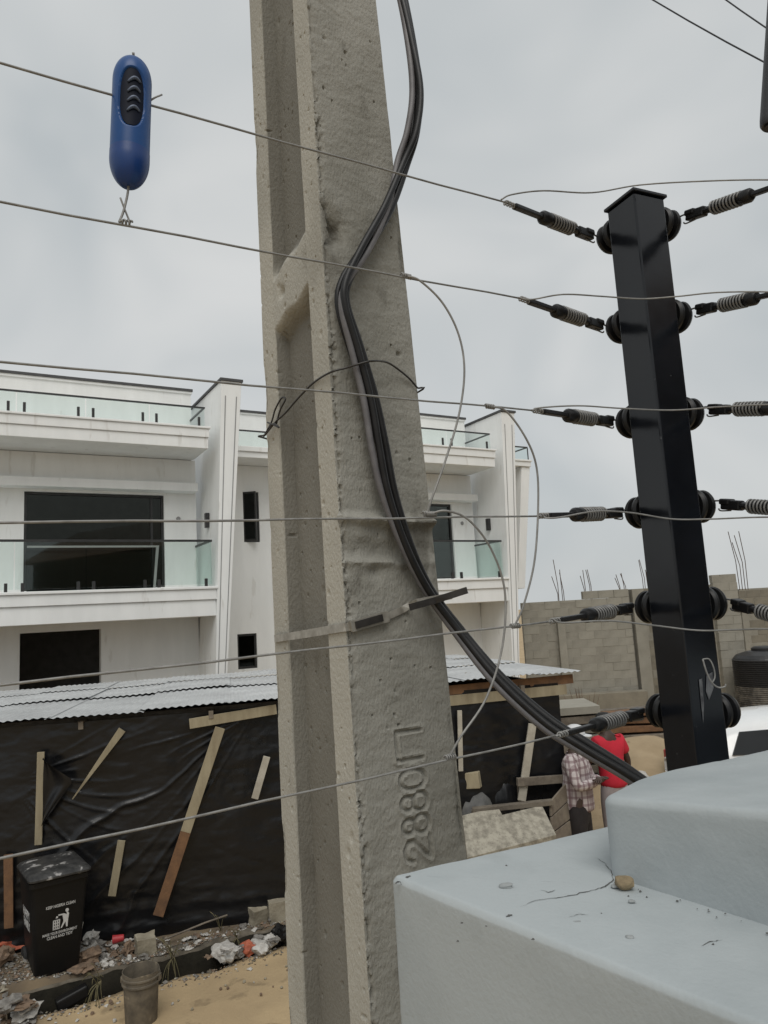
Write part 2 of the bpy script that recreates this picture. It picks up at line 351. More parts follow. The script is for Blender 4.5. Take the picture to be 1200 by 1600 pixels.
# broken concrete kerb on the far side of the drain
nU, prof = 90, [(-.02, -.28), (-.025, .1), (-.015, .32), (.0, .337), (.06, .35), (.12, .34), (.13, .2)]
uu = np.linspace(.10, UEND+.05, nU); Vk = []
for u_ in uu:
    for (dv, z_) in prof: q = u_*ED+(VB+dv)*ND; Vk.append((q[0], q[1], z_))
Vk = np.array(Vk); Vk[:, :2] += (vnoise(Vk, 6, 3)*.022)[:, None]*ND; Vk[:, 2] += vnoise(Vk+5, 5, 4)*.035
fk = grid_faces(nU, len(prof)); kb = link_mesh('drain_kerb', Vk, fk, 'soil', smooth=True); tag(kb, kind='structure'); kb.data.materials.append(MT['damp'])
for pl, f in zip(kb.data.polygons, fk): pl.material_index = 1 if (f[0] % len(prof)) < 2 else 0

# ================================================================== WHITE HOUSE
hU = np.array([.864, .503, 0]); hU /= np.linalg.norm(hU); hV = np.array([-hU[1], hU[0], 0]); hZ = np.array([0, 0, 1.0])
HO = np.array([-5.703, 14.4, 0])
def hp(u, v, z): return HO + hU*u + hV*v + hZ*z
HR = np.stack([hU, hV, hZ], 1)
def hb(mb, u0, u1, v0, v1, z0, z1): return mb.box(hp((u0+u1)/2, (v0+v1)/2, (z0+z1)/2), (u1-u0, v1-v0, z1-z0), HR)
house = empty('white_house', hp(2.5, 4, GZ), 'white three storey terraced house with glass balconies and tall slanted fins', 'house')
# shell: side and back walls, floors (house is closed, and room dimness is also put into the plaster colour)
m_ = MB(); hb(m_, -5.4, -5.2, 1.42, 9, GZ-.1, 7.08); hb(m_, 10.7, 10.9, 2.62, 9, GZ-.1, 7.08); hb(m_, -5.4, 10.9, 9, 9.2, GZ-.1, 7.08); m_.build('outer_wall', 'white', house)
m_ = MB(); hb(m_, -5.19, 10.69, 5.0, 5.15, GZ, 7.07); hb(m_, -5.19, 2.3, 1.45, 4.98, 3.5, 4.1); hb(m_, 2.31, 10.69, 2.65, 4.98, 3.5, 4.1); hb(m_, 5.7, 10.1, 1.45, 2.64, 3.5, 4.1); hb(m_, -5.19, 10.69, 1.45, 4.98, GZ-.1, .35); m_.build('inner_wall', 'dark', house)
def h_window(u0, u1, v, z0, z1, bars=(), open_leaf=False):
    f = MB(); t = .05
    hb(f, u0, u0+t, v, v+.08, z0, z1); hb(f, u1-t, u1, v, v+.08, z0, z1); hb(f, u0+t, u1-t, v, v+.08, z1-t, z1); hb(f, u0+t, u1-t, v, v+.08, z0, z0+t)
    for b in bars: hb(f, b-.025, b+.025, v+.01, v+.07, z0+t, z1-t)
    wf = f.build('window', 'alu', house)
    g = MB(); hb(g, u0+t, u1-t, v+.035, v+.045, z0+t, z1-t); g.build('pane', 'pane', wf)
    return wf
def wall_with_holes(name, u0, u1, v0, v1, z0, z1, holes, m='white'):
    mb = MB(); cu = sorted({u0, u1, *[h[0] for h in holes], *[h[1] for h in holes]}); cz = sorted({z0, z1, *[h[2] for h in holes], *[h[3] for h in holes]})
    for a, b in zip(cu[:-1], cu[1:]):
        run = None
        for c, d in zip(cz[:-1], cz[1:]):
            inside = any(h[0] <= a and b <= h[1] and h[2] <= c and d <= h[3] for h in holes)
            if not inside: run = (run[0], d) if run else (c, d)
            if inside and run: hb(mb, a, b, v0, v1, *run); run = None
        if run: hb(mb, a, b, v0, v1, *run)
    return mb.build(name, m, house)
def unit(d, ul, bl, wl):
    """d: shift along the street; ul: left end of the front wall; bl: left end of the balcony; wl: left edge of the big window"""
    wall_with_holes('front_wall', d+ul, d+2.34, 1.2, 1.42, GZ-.1, 7.08, [(d+wl, d+1.62, 4.2, 6.25), (d-1.25, d+.28, .35, 3.36)])
    m = MB(); hb(m, d+bl, d+2.30, .86, 1.198, 6.30, 6.49); m.build('window_ledge', 'white', house, bevel=.012)
    m = MB(); hb(m, d+wl, d+1.62, 1.30, 1.41, 4.121, 4.2); m.build('window_sill', 'white', house)
    h_window(d+wl, d+1.62, 1.26, 4.205, 6.245, bars=[d+wl+(1.62-wl)*.5] if wl > -1 else [d+1.36])
    # first floor balcony
    s = MB(); hb(s, d+bl, d+2.38, 0, 1.196, 3.5, 3.84); hb(s, d+bl, d+2.395, -.035, 1.196, 3.843, 4.06); hb(s, d+bl, d+2.43, -.07, 1.196, 4.063, 4.12)
    bal = s.build('balcony', 'white', house, bevel=.01)
    g = MB(); g.bar(hp(d+bl, .06, 5.09), hp(d+2.34, .06, 5.09), .045, .045); g.bar(hp(d+2.32, .09, 5.09), hp(d+2.32, 1.19, 5.09), .045, .045); g.build('handrail', 'alu', bal)
    xs = np.linspace(d+bl, d+2.34, max(2, int((2.34-bl)/1.25)+1))
    for a, b in zip(xs[:-1], xs[1:]):
        q = MB(); hb(q, a+.012, b-.012, .054, .066, 4.17, 5.066); q.build('glass_panel', 'glass', bal)
        for e in (a+.14, b-.14):
            q = MB(); hb(q, e-.028, e+.028, .03, .09, 4.121, 4.29); q.build('spigot', 'alu', bal, bevel=.006)
    q = MB(); hb(q, d+2.312, d+2.324, .1, 1.19, 4.17, 5.066); q.build('glass_panel', 'glass', bal)
    # roof level: slab, low glass rail, setback parapet
    s = MB(); hb(s, d+bl, d+2.30, 0, 1.196, 7.09, 7.33); hb(s, d+bl, d+2.315, -.03, 1.196, 7.333, 7.52); hb(s, d+bl, d+2.35, -.06, 1.196, 7.523, 7.57)
    rb = s.build('roof_balcony', 'white', house, bevel=.01)
    g = MB(); g.bar(hp(d+bl, .1, 8.02), hp(d+2.27, .1, 8.02), .035, .035); g.bar(hp(d+2.25, .13, 8.02), hp(d+2.25, 1.19, 8.02), .035, .035); g.build('handrail', 'alu', rb)
    for a, b in zip(xs[:-1], xs[1:]):
        b = min(b, d+2.27); q = MB(); hb(q, a+.012, b-.012, .094, .106, 7.6, 8.0); q.build('glass_panel', 'glass', rb)
        for e in (a+.14, b-.14):
            q = MB(); hb(q, e-.026, e+.026, .06, .092, 7.571, 7.80); q.build('spigot', 'alu', rb, bevel=.006)
    m = MB(); hb(m, d+ul, d+2.27, 1.2, 1.4, 7.10, 8.66); hb(m, d+ul, d+2.295, 1.17, 1.43, 8.66, 8.71); m.build('parapet', 'white', house)
    m = MB(); hb(m, d+ul, d+2.31, 1.15, 1.45, 8.712, 8.77); m.build('coping', 'coping', house)
    # slanted fin
    f = lambda z, a0, a1: d+a0+(a1-a0)*(z-.1)/8.54
    poly = [hp(f(.1, 2.22, 2.61), -.06, .1), hp(f(.1, 2.40, 3.07), -.06, .1), hp(f(8.64, 2.40, 3.07), -.06, 8.64), hp(f(8.64, 2.22, 2.61), -.06, 8.64)]
    m = MB(); m.prism(poly[::-1], hV*2.44); fin = m.build('fin', 'white', house, bevel=.01)
    m = MB(); hb(m, d+2.58, d+3.10, -.09, 2.40, 8.642, 8.70); m.build('coping', 'coping', fin)
    for k in (.22, .78):
        g = MB(); e = lambda z: f(z, 2.22, 2.61)*(1-k)+f(z, 2.40, 3.07)*k
        g.prism([hp(e(.6)-.008, -.064, .6), hp(e(.6)+.008, -.064, .6), hp(e(8.3)+.012, -.064, 8.3), hp(e(8.3)-.012, -.064, 8.3)][::-1], hV*.003); g.build('groove', 'groove', fin)
    # wall lamps on the front wall
    for (lu, lz) in ((1.93, 5.72),):
        q = MB(); q.lathe([(.045, 0), (.05, .02), (.03, .05)], hp(d+lu, 1.198, lz), -hV, 12); q.build('lamp_box', 'groove', house)
    q = MB(); hb(q, f(5.6, 2.22, 2.61)-.09, f(5.6, 2.22, 2.61)-.004, .60, .72, 5.45, 5.78); q.build('wall_lamp', 'alu', house, bevel=.01)
unit(0, -5.2, -5.2, -1.2); unit(7.85, -2.2, -2.2, -.9)
def recess(u0, u1):
    wall_with_holes('recess_wall', u0, u1, 2.4, 2.6, GZ-.1, 7.3, [(u0+.80, u0+1.22, 5.33, 6.62), (u0+.55, u0+1.05, 2.2, 3.05)])
    s = MB(); hb(s, u0, u1, 1.5, 2.39, 7.305, 7.45); hb(s, u0, u1, 1.46, 2.39, 7.453, 7.58); s.build('recess_slab', 'white', house, bevel=.01)
    g = MB(); g.bar(hp(u0, 1.6, 8.0), hp(u1, 1.6, 8.0), .035, .035); g.build('handrail', 'alu', house)
    q = MB(); hb(q, u0, u1, 1.594, 1.606, 7.6, 7.98); q.build('glass_panel', 'glass', house)
    m = MB(); hb(m, u0, u1, 2.4, 2.6, 7.31, 8.66); hb(m, u0, u1, 2.37, 2.63, 8.66, 8.70); m.build('parapet', 'white', house)
    m = MB(); hb(m, u0, u1, 2.35, 2.65, 8.702, 8.76); m.build('coping', 'coping', house)
    h_window(u0+.80, u0+1.22, 2.45, 5.335, 6.615); h_window(u0+.55, u0+1.05, 2.45, 2.205, 3.045)
    # casement leaf standing open
    a = hp(u0+.82, 2.44, 0); d_ = (hU*.25-hV*.22); d_ /= np.linalg.norm(d_)
    m = MB(); m.box(a+d_*.17+hZ*5.98, (.34, .04, 1.26), np.stack([d_, np.cross(hZ, d_), hZ], 1)); lf = m.build('casement_leaf', 'alu', house)
    m = MB(); m.box(a+d_*.17+hZ*5.98, (.26, .048, 1.16), np.stack([d_, np.cross(hZ, d_), hZ], 1)); m.build('pane', 'pane', lf)
recess(3.08, 5.63)
m_ = MB(); hb(m_, 5.636, 5.80, 1.425, 2.70, GZ-.1, 8.70); m_.build('return_wall', 'white', house); m_ = MB(); hb(m_, 5.60, 5.83, 1.46, 2.72, 8.703, 8.765); m_.build('coping', 'coping', house)
# right-hand wing
m_ = MB(); hb(m_, 10.92, 12.0, 2.4, 2.6, 3.5, 7.45); hb(m_, 11.9, 12.0, 2.61, 8.9, 3.5, 7.45); hb(m_, 10.92, 11.72, 2.0, 2.2, GZ-.1, 3.495); hb(m_, 11.62, 11.72, 2.21, 8.9, GZ-.1, 3.495); m_.build('wing_wall', 'white', house)
m_ = MB(); hb(m_, 10.92, 12.45, 1.15, 2.396, 7.455, 7.6); hb(m_, 10.92, 12.48, 1.12, 2.396, 7.603, 7.66); m_.build('wing_slab', 'white', house, bevel=.01)
m_ = MB(); m_.prism([hp(11.60, 1.2, 3.85), hp(11.86, 1.2, 3.85), hp(12.44, 1.2, 7.45), hp(12.12, 1.2, 7.45)][::-1], hV*.9); m_.build('wing_fin', 'white', house, bevel=.01)
m_ = MB(); m_.bar(hp(10.95, 1.2, 8.05), hp(12.4, 1.2, 8.05), .035, .035); m_.bar(hp(12.4, 1.22, 8.05), hp(12.4, 3.4, 8.05), .035, .035); m_.bar(hp(12.4, 1.2, 7.66), hp(12.4, 1.2, 8.03), .03, .03); m_.build('handrail', 'alu', house)
m_ = MB(); hb(m_, 10.95, 12.38, 1.194, 1.206, 7.68, 8.03); m_.build('glass_panel', 'glass', house)
h_window(11.02, 11.32, 1.92, 1.3, 3.3)
# taped glass sheet leaning in the big window
gs = empty('glass_sheet', hp(0, 1.0, 4.13), 'dark dusty glass sheet with white taped edge leaning in the big balcony window', 'glass sheet')
m_ = MB(); hb(m_, -1.15, 1.32, 1.04, 1.05, 4.14, 5.06); m_.build('sheet', 'sheetglass', gs)
m_ = MB(); m_.prism([hp(1.32, 1.03, 4.14), hp(1.37, 1.03, 4.14), hp(1.46, 1.03, 5.10), hp(1.40, 1.03, 5.10)][::-1], hV*.025); hb(m_, -1.15, 1.40, 1.03, 1.055, 5.06, 5.10); m_.build('edge_tape', 'tapewhite', gs)

# ================================================================== SHED
SX0, SY0, SS = -3.85, 7.35, .22
sU = np.array([1, SS, 0]); sU /= np.linalg.norm(sU); sV = np.array([-sU[1], sU[0], 0]); sZ = np.array([0, 0, 1.0]); SO = np.array([SX0, SY0, 0])
def sp_(t, v, z): return SO + sU*t + sV*v + sZ*z
SLEN, SL0 = 6.0, -3.0
shed = empty('site_shed', sp_(2, 2, BZ), 'low site shed walled in black plastic sheeting under a pale corrugated zinc roof', 'shed')
def roofz(t, v): return 2.49 + .010*t + (-.008*v) - .10*max(0, t-5.0)*0
rows = [(-.12, 2.0), (1.88, 3.6), (3.45, 4.75)]; sw = .92; pitch = .0762
nC = int(math.ceil((SLEN+.1-SL0)/(sw-.06)))
for r_, (v0, v1) in enumerate(rows[::-1]):
    for c_ in range(nC):
        tilt_ = random.uniform(-.012, .012); t0 = SL0 + c_*(sw-.062) + random.uniform(-.01, .01); t1 = min(t0+sw, SLEN+.12)
        if t1-t0 < .2: continue
        k = int((t1-t0)/pitch*8); ts = np.linspace(t0, t1, k+1); dv = random.uniform(-.05, .05); vv = [v0+dv, (v0+v1)/2, v1]
        V_ = []
        for v in vv:
            for t in ts: V_.append(sp_(t, v, roofz(t, v)+.0062*math.sin(2*math.pi*t/pitch)+.016*(2-r_)+.010*(c_ % 2)+.005*math.sin(3*t+v)+tilt_*(t-t0)))
        o = link_mesh('roof_sheet', V_, grid_faces(3, len(ts)), 'zinc', shed, smooth=True)
# fascia and rafters
m_ = MB(); m_.bar(sp_(4.4, .02, 2.44), sp_(6.05, .02, 2.46), .10, .03, sZ); m_.build('fascia_board', 'plankbrown', shed)
m_ = MB(); m_.bar(sp_(4.45, .0, 2.33), sp_(5.95, .0, 2.35), .11, .03, sZ); m_.build('fascia_board', 'plank', shed)
m_ = MB(); m_.bar(sp_(-3, .20, 2.40), sp_(4.4, .20, 2.41), .10, .05, sZ); m_.build('wall_plate', 'plankgrey', shed)
for t in (-1.9, -.6, .75, 2.0, 3.1, 4.3, 5.4):
    m_ = MB(); m_.bar(sp_(t, -.07, 2.40), sp_(t, 4.6, 2.36), .045, .075, sU); m_.build('rafter', 'plankgrey', shed)
for t in (-.06, 2.9, 5.8):
    m_ = MB(); m_.bar(sp_(t, .08, BZ-.15), sp_(t, .08, 2.36), .075, .075, sU); m_.build('post', 'plankgrey', shed)
m_ = MB()
for (t0, t1, v0, v1) in ((-3, 6, 4.6, 4.64), (5.86, 5.9, .2, 4.6)): m_.box(sp_((t0+t1)/2, (v0+v1)/2, 1.3), (t1-t0, v1-v0, 2.2), np.stack([sU, sV, sZ], 1))
m_.build('rear_sheeting', 'tarp', shed)
# wrinkled plastic sheet, front
nt_, nz2 = 560, 190
T, Z = np.meshgrid(np.linspace(-3, 5.85, nt_), np.linspace(.10, 2.43, nz2))
p = np.stack([T.ravel(), Z.ravel(), np.zeros(T.size)], 1)
def fan(cx, cz, amp, fr, a0, a1, rmin, rmax):
    dx, dz = T-cx, Z-cz; rr = np.hypot(dx, dz); th = np.arctan2(dz, dx)
    wob = vnoise(p, 1.3, 3).reshape(T.shape); th = th + .07*wob
    gate = np.clip(.35+1.5*vnoise(np.stack([th.ravel()*9, rr.ravel()*.9, rr.ravel()*0+fr], 1), 1, 2).reshape(T.shape), 0, 1); sn_ = np.sin(th*fr+1.2*vnoise(p, 1.1, 2).reshape(T.shape)); return amp*np.maximum(0, 1-1.5*np.abs(sn_))**1.4*gate*np.clip(.75+.9*vnoise(p+7, 1.9, 3).reshape(T.shape), .1, 1.3)*sstep(a0, a0+.25, th)*sstep(a1, a1-.25, th)*sstep(rmin, rmin+.25, rr)*sstep(rmax, rmax*.5, rr)
D_ = fan(2.45, 2.38, .036, 27, -3.13, -2.05, .05, 3.4) + fan(.1, 1.9, .026, 20, -1.2, .55, .1, 1.6) + fan(-.1, 1.3, .028, 17, 2.2, 3.1, .05, .9) + fan(3.7, .6, .010, 30, .9, 2.6, .1, 1.2)
D_ += .05*vnoise(p, .8, 3).reshape(T.shape) + .016*np.abs(vnoise(p*np.array([1, 2.2, 1]), 2.6, 4).reshape(T.shape)) + .004*vnoise(p, 9, 3).reshape(T.shape)
D_ += .010*np.sin(Z*34+2.2*vnoise(p, 1.3, 3).reshape(T.shape))*sstep(.9, .5, Z)*.6
V_ = SO + sU*T.ravel()[:, None] - sV*(D_.ravel()[:, None]-.0) + sZ*Z.ravel()[:, None]
tp = link_mesh('plastic_sheeting', V_, grid_faces(nz2, nt_), 'tarp', shed, smooth=True)
# torn flap
fA, fB, fC = [onpl(x, y, sp_(0, -.06, 0), sV) for x, y in ((70, 1183), (118, 1216), (67, 1288))]; n_ = 16; V_ = []
for i in range(n_):
    for j in range(n_):
        a_, b_ = i/(n_-1), j/(n_-1); e = fA+(fC-fA)*b_; tip = fB if b_ < .5 else fB+(fC-fB)*(b_-.5)*1.6; e2_ = (fA+(fB-fA)*min(1, b_*2)) if b_ < .5 else (fB+(fC-fB)*(b_-.5)*2)
        V_.append(e+(e2_-e)*a_-sV*(.03+.07*a_+.018*math.sin(7*a_+5*b_)))
link_mesh('torn_flap', V_, grid_faces(n_, n_), 'tarp', shed, smooth=True)
# battens nailed over the sheet (ends given where they are sighted on the sheet's plane)
def on_shed(x, y, off=.07): return onpl(x, y, sp_(0, -off, 0), sV)
for (a, b, wd, mm, off, lab) in (((64, 1175), (60, 1320), .066, 'plank', .07, None), ((191, 1140), (113, 1249), .075, 'plank', .08, None), ((190, 1313), (175, 1400), .072, 'plank', .07, None),
                       ((344, 1137), (290, 1300), .10, 'plank', .09, 'upper pale half of the long diagonal batten'), ((290, 1300), (247, 1431), .10, 'plankbrown', .09, 'rust brown lower half of the long diagonal batten'),
                       ((417, 1182), (398, 1248), .07, 'plankwhite', .08, None), ((296, 1131), (432, 1108), .10, 'plank', .05, None), ((13, 1335), (14, 1450), .08, 'plankbrown', .08, None), ((832, 1131), (815, 1251), .09, 'plankwhite', .1, None),
                       ((718, 1110), (720, 1205), .05, 'plankwhite', .08, None)):
    A, B = on_shed(*a, off), on_shed(*b, off); m_ = MB(); m_.bar(A, B, wd, .024, sU)
    if a == (191, 1140):            # split to a point at the lower end
        V2 = np.array(m_.V); dd_ = (B-A)/np.linalg.norm(B-A); tt_ = (V2-A)@dd_; cen_ = A+np.outer(tt_, dd_); k2 = np.where(tt_ > np.linalg.norm(B-A)*.5, .12, 1.0)
        m_.V = [tuple(v) for v in cen_+(V2-cen_)*k2[:, None]]
    o = m_.build('batten', mm, shed, bevel=.003)
    if lab: o['label'] = lab

# ================================================================== UNFINISHED BLOCK BUILDING
bb = empty('block_building', atY(950, 1086, 22.5)*np.array([1, 1, 0])+np.array([0, 0, GZ]), 'unfinished bare sandcrete block building with rebar starters on top', 'building')
blk_mesh = {}
def block_obj(size, m):
    key = (tuple(round(s, 2) for s in size), m)
    if key not in blk_mesh:
        me = bpy.data.meshes.new('block'); b_ = bmesh.new(); bmesh.ops.create_cube(b_, size=1)
        for v in b_.verts: v.co = Vector((v.co.x*size[0], v.co.y*size[1], v.co.z*size[2]))
        bmesh.ops.bevel(b_, geom=[e for e in b_.edges], offset=.005, segments=1, affect='EDGES'); b_.to_mesh(me); b_.free(); me.materials.append(MT[m]); blk_mesh[key] = me
    return blk_mesh[key]
def block_wall(x0, x1, Y, z0, z1, m, steps=(), holes=()):
    """frontal wall of laid blocks; steps: (x, extra courses)"""
    core = MB(); core.box(((x0+x1)/2, Y+.096, (z0+z1)/2-.02), (x1-x0-.06, .184, z1-z0-.08)); wl = core.build('block_wall', 'mortar', bb)
    ch, bl = .235, .46; n = int(round((z1-z0)/ch)); org = ORG[bb.name]
    for c in range(n+max([s[1] for s in steps] or [0])):
        x = x0 - (bl/2 if c % 2 else 0)
        while x < x1-.05:
            a, b = max(x, x0), min(x+bl, x1); x += bl
            if b-a < .08: continue
            zc = z0+ch*(c+.5); xc = (a+b)/2
            if c >= n+sum(s[1] for s in steps if s[0] <= xc): continue
            if any(h[0] < xc < h[1] and h[2] < zc < h[3] for h in holes): continue
            o = bpy.data.objects.new('block', block_obj((b-a-random.choice((.006, .008, .011)), .2, ch-random.choice((.006, .009))), m)); COL.objects.link(o); o.parent = wl
            o.location = Vector(np.array([xc, Y+.1+random.uniform(-.006, .006), zc])-org)
    return wl
XA0, XA1 = atY(819, 1000, 22)[0], atY(990, 1000, 22)[0]
block_wall(XA0, XA1, 22.0, .15, 3.44, 'block', steps=((atY(918, 930, 22)[0], 1), (atY(955, 930, 22)[0], 0)), holes=((XA0+1.35, XA0+1.75, 2.3, 2.9),))
block_wall(XA1+.03, atY(1128, 1000, 24)[0], 24.0, .15, 3.75, 'blockdark')
XC0, XC1 = atY(1119, 960, 21)[0], atY(1158, 960, 21)[0]
block_wall(XC0, XC1, 21.0, .15, 3.92, 'block')
block_wall(atY(1158, 960, 23.6)[0], atY(1260, 960, 23.6)[0], 23.6, .15, 3.55, 'blockdark', holes=((atY(1160, 960, 23.6)[0], atY(1178, 960, 23.6)[0], 1.2, 2.7),))
m_ = MB(); m_.box(((XA0+XA1)/2+.4, 21.72, .45), (2.6, .4, .62)); m_.build('plinth', 'blockdark', bb, bevel=.02)
m_ = MB(); m_.box((XA1+.24, 22.9, 1.9), (.34, 2.0, 3.5)); m_.build('side_wall', 'block', bb)
m_ = MB(); m_.box((XA0+1.1, 21.93, 1.55), (.22, .16, 2.7)); m_.build('pier', 'block', bb, bevel=.01)
for (px, py, hgt, Y) in ((878, 940, 1.35, 22.1), (920, 925, .72, 22.1), (974, 921, .66, 22.1), (1012, 918, 1.0, 24.1), (1163, 905, 1.55, 21.1)):
    for k in range(4):
        q = atY(px, py, Y)+np.array([(k % 2)*.16-.08, (k//2)*.16-.08+.1, -.3]); h_ = hgt*random.uniform(.55, 1.0)+.3
        m_ = MB(); m_.tube([q, q+np.array([random.uniform(-.02, .02), 0, h_*.5]), q+np.array([random.uniform(-.14, -.02), 0, h_])], .011, 5); m_.build('rebar', 'rust', bb)

# ================================================================== PERIMETER WALL (two stepped plaster blocks)
def rounded_block(name, poly, z0, z1, rad, corner, m, parent, amp=.004, step=.012, slope=None, rings=44):
    """convex footprint with rounded corners and arris, gently uneven like hand-floated plaster"""
    P = [np.array(p, float) for p in poly]; n = len(P); outl = []
    for i in range(n):
        a, b, c = P[i-1], P[i], P[(i+1) % n]; r = corner[i]
        d1 = (a-b)/np.linalg.norm(a-b); d2 = (c-b)/np.linalg.norm(c-b)
        p1, p2 = b+d1*r, b+d2*r
        for t in np.linspace(0, 1, 9): outl.append((1-t)**2*p1+2*t*(1-t)*b+t*t*p2)
        e2_ = P[(i+1) % n]+(b-c)/np.linalg.norm(b-c)*corner[(i+1) % n]
        k = max(2, min(90, int(np.linalg.norm(e2_-p2)/step)))
        for t in np.linspace(0, 1, k+1)[1:-1]: outl.append(p2+(e2_-p2)*t)
    O_ = np.array(outl); cen = O_.mean(0); m2 = len(O_)
    tan = np.roll(O_, -1, 0)-np.roll(O_, 1, 0); nor = np.stack([tan[:, 1], -tan[:, 0]], 1); nor /= np.linalg.norm(nor, axis=1)[:, None]
    if np.sum(nor*(O_-cen)) < 0: nor = -nor
    V_ = []
    zs = list(np.linspace(z0, z1-.55, 6)) + list(np.linspace(z1-.55, z1-rad, 46)[1:]) if z1-z0 > .7 else list(np.linspace(z0, z1-rad, 22))
    for z in zs: V_ += [(*q, z) for q in O_]
    for k in range(1, 9):
        a = k/8*math.pi/2; V_ += [(*(O_[j]-nor[j]*rad*(1-math.cos(a))), z1-rad+rad*math.sin(a)) for j in range(m2)]
    base = O_-nor*rad
    for k in range(1, rings): V_ += [(*(cen+(q-cen)*(1-(k/rings))), z1) for q in base]
    V_ = np.array(V_); nr = len(V_)//m2
    f = []
    for i in range(nr-1):
        for j in range(m2): f.append((i*m2+j, i*m2+(j+1) % m2, (i+1)*m2+(j+1) % m2, (i+1)*m2+j))
    f.append(tuple((nr-1)*m2+j for j in range(m2)))
    nz_ = vnoise(V_, 9, 5)*amp + vnoise(V_, 2.2, 2)*amp*1.6 - amp*2.2*np.clip(vnoise(V_+3, 26, 3)-.32, 0, 1)
    dirn = np.zeros_like(V_); dirn[:, :2] = np.tile(nor, (nr, 1))*np.where(V_[:, 2:3] < z1-rad*.5, 1, 0); dirn[:, 2] = np.where(V_[:, 2] >= z1-rad*.5, 1, 0)
    V_ = V_ + dirn*nz_[:, None]
    if slope is not None: V_[:, 2] += np.where(V_[:, 2] > z1-.35, 1, 0)*((V_[:, :2]-np.array(slope[0]))@np.array(slope[1]))*np.clip((V_[:, 2]-z0)/(z1-z0), 0, 1)
    return link_mesh(name, V_, f, m, parent, smooth=True)
pw = empty('perimeter_wall', (.9, .7, GZ), 'pale grey plastered end of the perimeter wall with a raised block on top', 'wall')
WT = 2.95
rounded_block('lower_block', [(-.018, 1.056), (1.35, 1.748), (2.3, .45), (.98, -.26)], GZ-.05, WT, .007, [.010, .1, .1, .1], 'wallpaint', pw, amp=.0022)
rounded_block('upper_block', [(.262, 1.015), (.37, 1.165), (1.25, 1.62), (2.1, .5), (1.02, -.06)], WT-.02, 3.047, .010, [.026, .06, .1, .1, .1], 'wallpaint', pw, amp=.0024, step=.01, slope=((.28, 1.02), (.047, -.088)))
def ribbon(name, px, z, wd, m, parent, org=None):
    pts = spline([onz(x, y, z) for x, y in px], 5); pts[:, :2] += (RNG.random((len(pts), 2))-.5)*.003
    T_ = np.gradient(pts, axis=0); nn_ = np.stack([-T_[:, 1], T_[:, 0], T_[:, 2]*0], 1); nn_ /= np.linalg.norm(nn_, axis=1)[:, None]
    w_ = wd*(.35+RNG.random(len(pts)))*np.sin(np.linspace(.15, 3.0, len(pts)))
    V_ = np.concatenate([pts-nn_*w_[:, None], pts+nn_*w_[:, None]]); k = len(pts)
    return link_mesh(name, V_, [(i, i+1, k+i+1, k+i) for i in range(k-1)], m, parent)
def drape(o, target, lift):
    """lay a thin mark onto the block below it"""
    from mathutils.bvhtree import BVHTree
    t = bpy.data.objects[target]; bv = BVHTree.FromPolygons([v.co for v in t.data.vertices], [p.vertices[:] for p in t.data.polygons])
    for v in o.data.vertices:
        h = bv.ray_cast(Vector((v.co.x, v.co.y, v.co.z+.5)), Vector((0, 0, -1)))
        if h[0]: v.co.z = h[0].z+lift
ck = ribbon('crack', [(812, 1421), (838, 1410), (868, 1405), (900, 1399), (930, 1391), (948, 1384), (958, 1372), (953, 1358), (940, 1345), (930, 1340)], WT, .0008, 'crack', pw); drape(ck, 'lower_block', .0008)
for px_ in ([(1095, 1480), (1112, 1472), (1130, 1470)], [(845, 1392), (858, 1396), (866, 1392)], [(695, 1350), (703, 1344), (716, 1343)], [(890, 1436), (905, 1432), (918, 1433)]):
    ck = ribbon('hairline', px_, WT, .0006, 'crack', pw); drape(ck, 'lower_block', .0007)
for px_ in ([(618, 1381), (622, 1378), (626, 1377)], [(634, 1374), (638, 1373), (641, 1371)], [(793, 1437), (797, 1434), (801, 1434)]):
    ck = ribbon('chip_mark', px_, WT, .0022, 'crack', pw); drape(ck, 'lower_block', .0008)
def pebble(name, px, z, r, m, label, cat, sq=(1, 1, .7), seed=0):
    b_ = bmesh.new(); bmesh.ops.create_icosphere(b_, subdivisions=3, radius=1); V_ = np.array([v.co[:] for v in b_.verts]); Fc = [[v.index for v in f.verts] for f in b_.faces]; b_.free()
    V_ = V_*(1+.45*vnoise(V_+seed*7.3, 1.1, 2))[:, None]; V_ = np.sign(V_)*np.abs(V_)**.8
    q = onz(*px, z); V_ = V_*np.array(sq)*r; V_[:, 2] -= V_[:, 2].min(); o = link_mesh(name, V_+q, Fc, m, smooth=False); autosmooth(o, 30); tag(o, label, cat); return o
pebble('stone', (977, 1390), WT, .011, 'stone', 'small tan stone on the wall ledge at the foot of the raised block', 'stone', seed=1)
pebble('pebble', (792, 1389), WT, .0065, 'pebble', 'grey plaster crumb on the wall ledge left of the crack', 'pebble', (1.3, .9, .5), 2)
pebble('pebble', (961, 1388), WT, .004, 'pebble', 'tiny pale crumb touching the tan stone', 'pebble', (1.2, .9, .6), 3)
pebble('pebble', (987, 1411), WT, .0035, 'pebble', 'tiny dark crumb in front of the tan stone', 'pebble', (1.2, .9, .5), 4)
pebble('pebble', (985, 1468), WT, .004, 'pebble', 'lone dark crumb midway along the wall ledge', 'pebble', (1.2, .9, .5), 5)
pebble('pebble', (902, 1443), WT, .0035, 'pebble', 'flat pale flake near the front edge of the wall ledge', 'pebble', (2, .9, .3), 6)

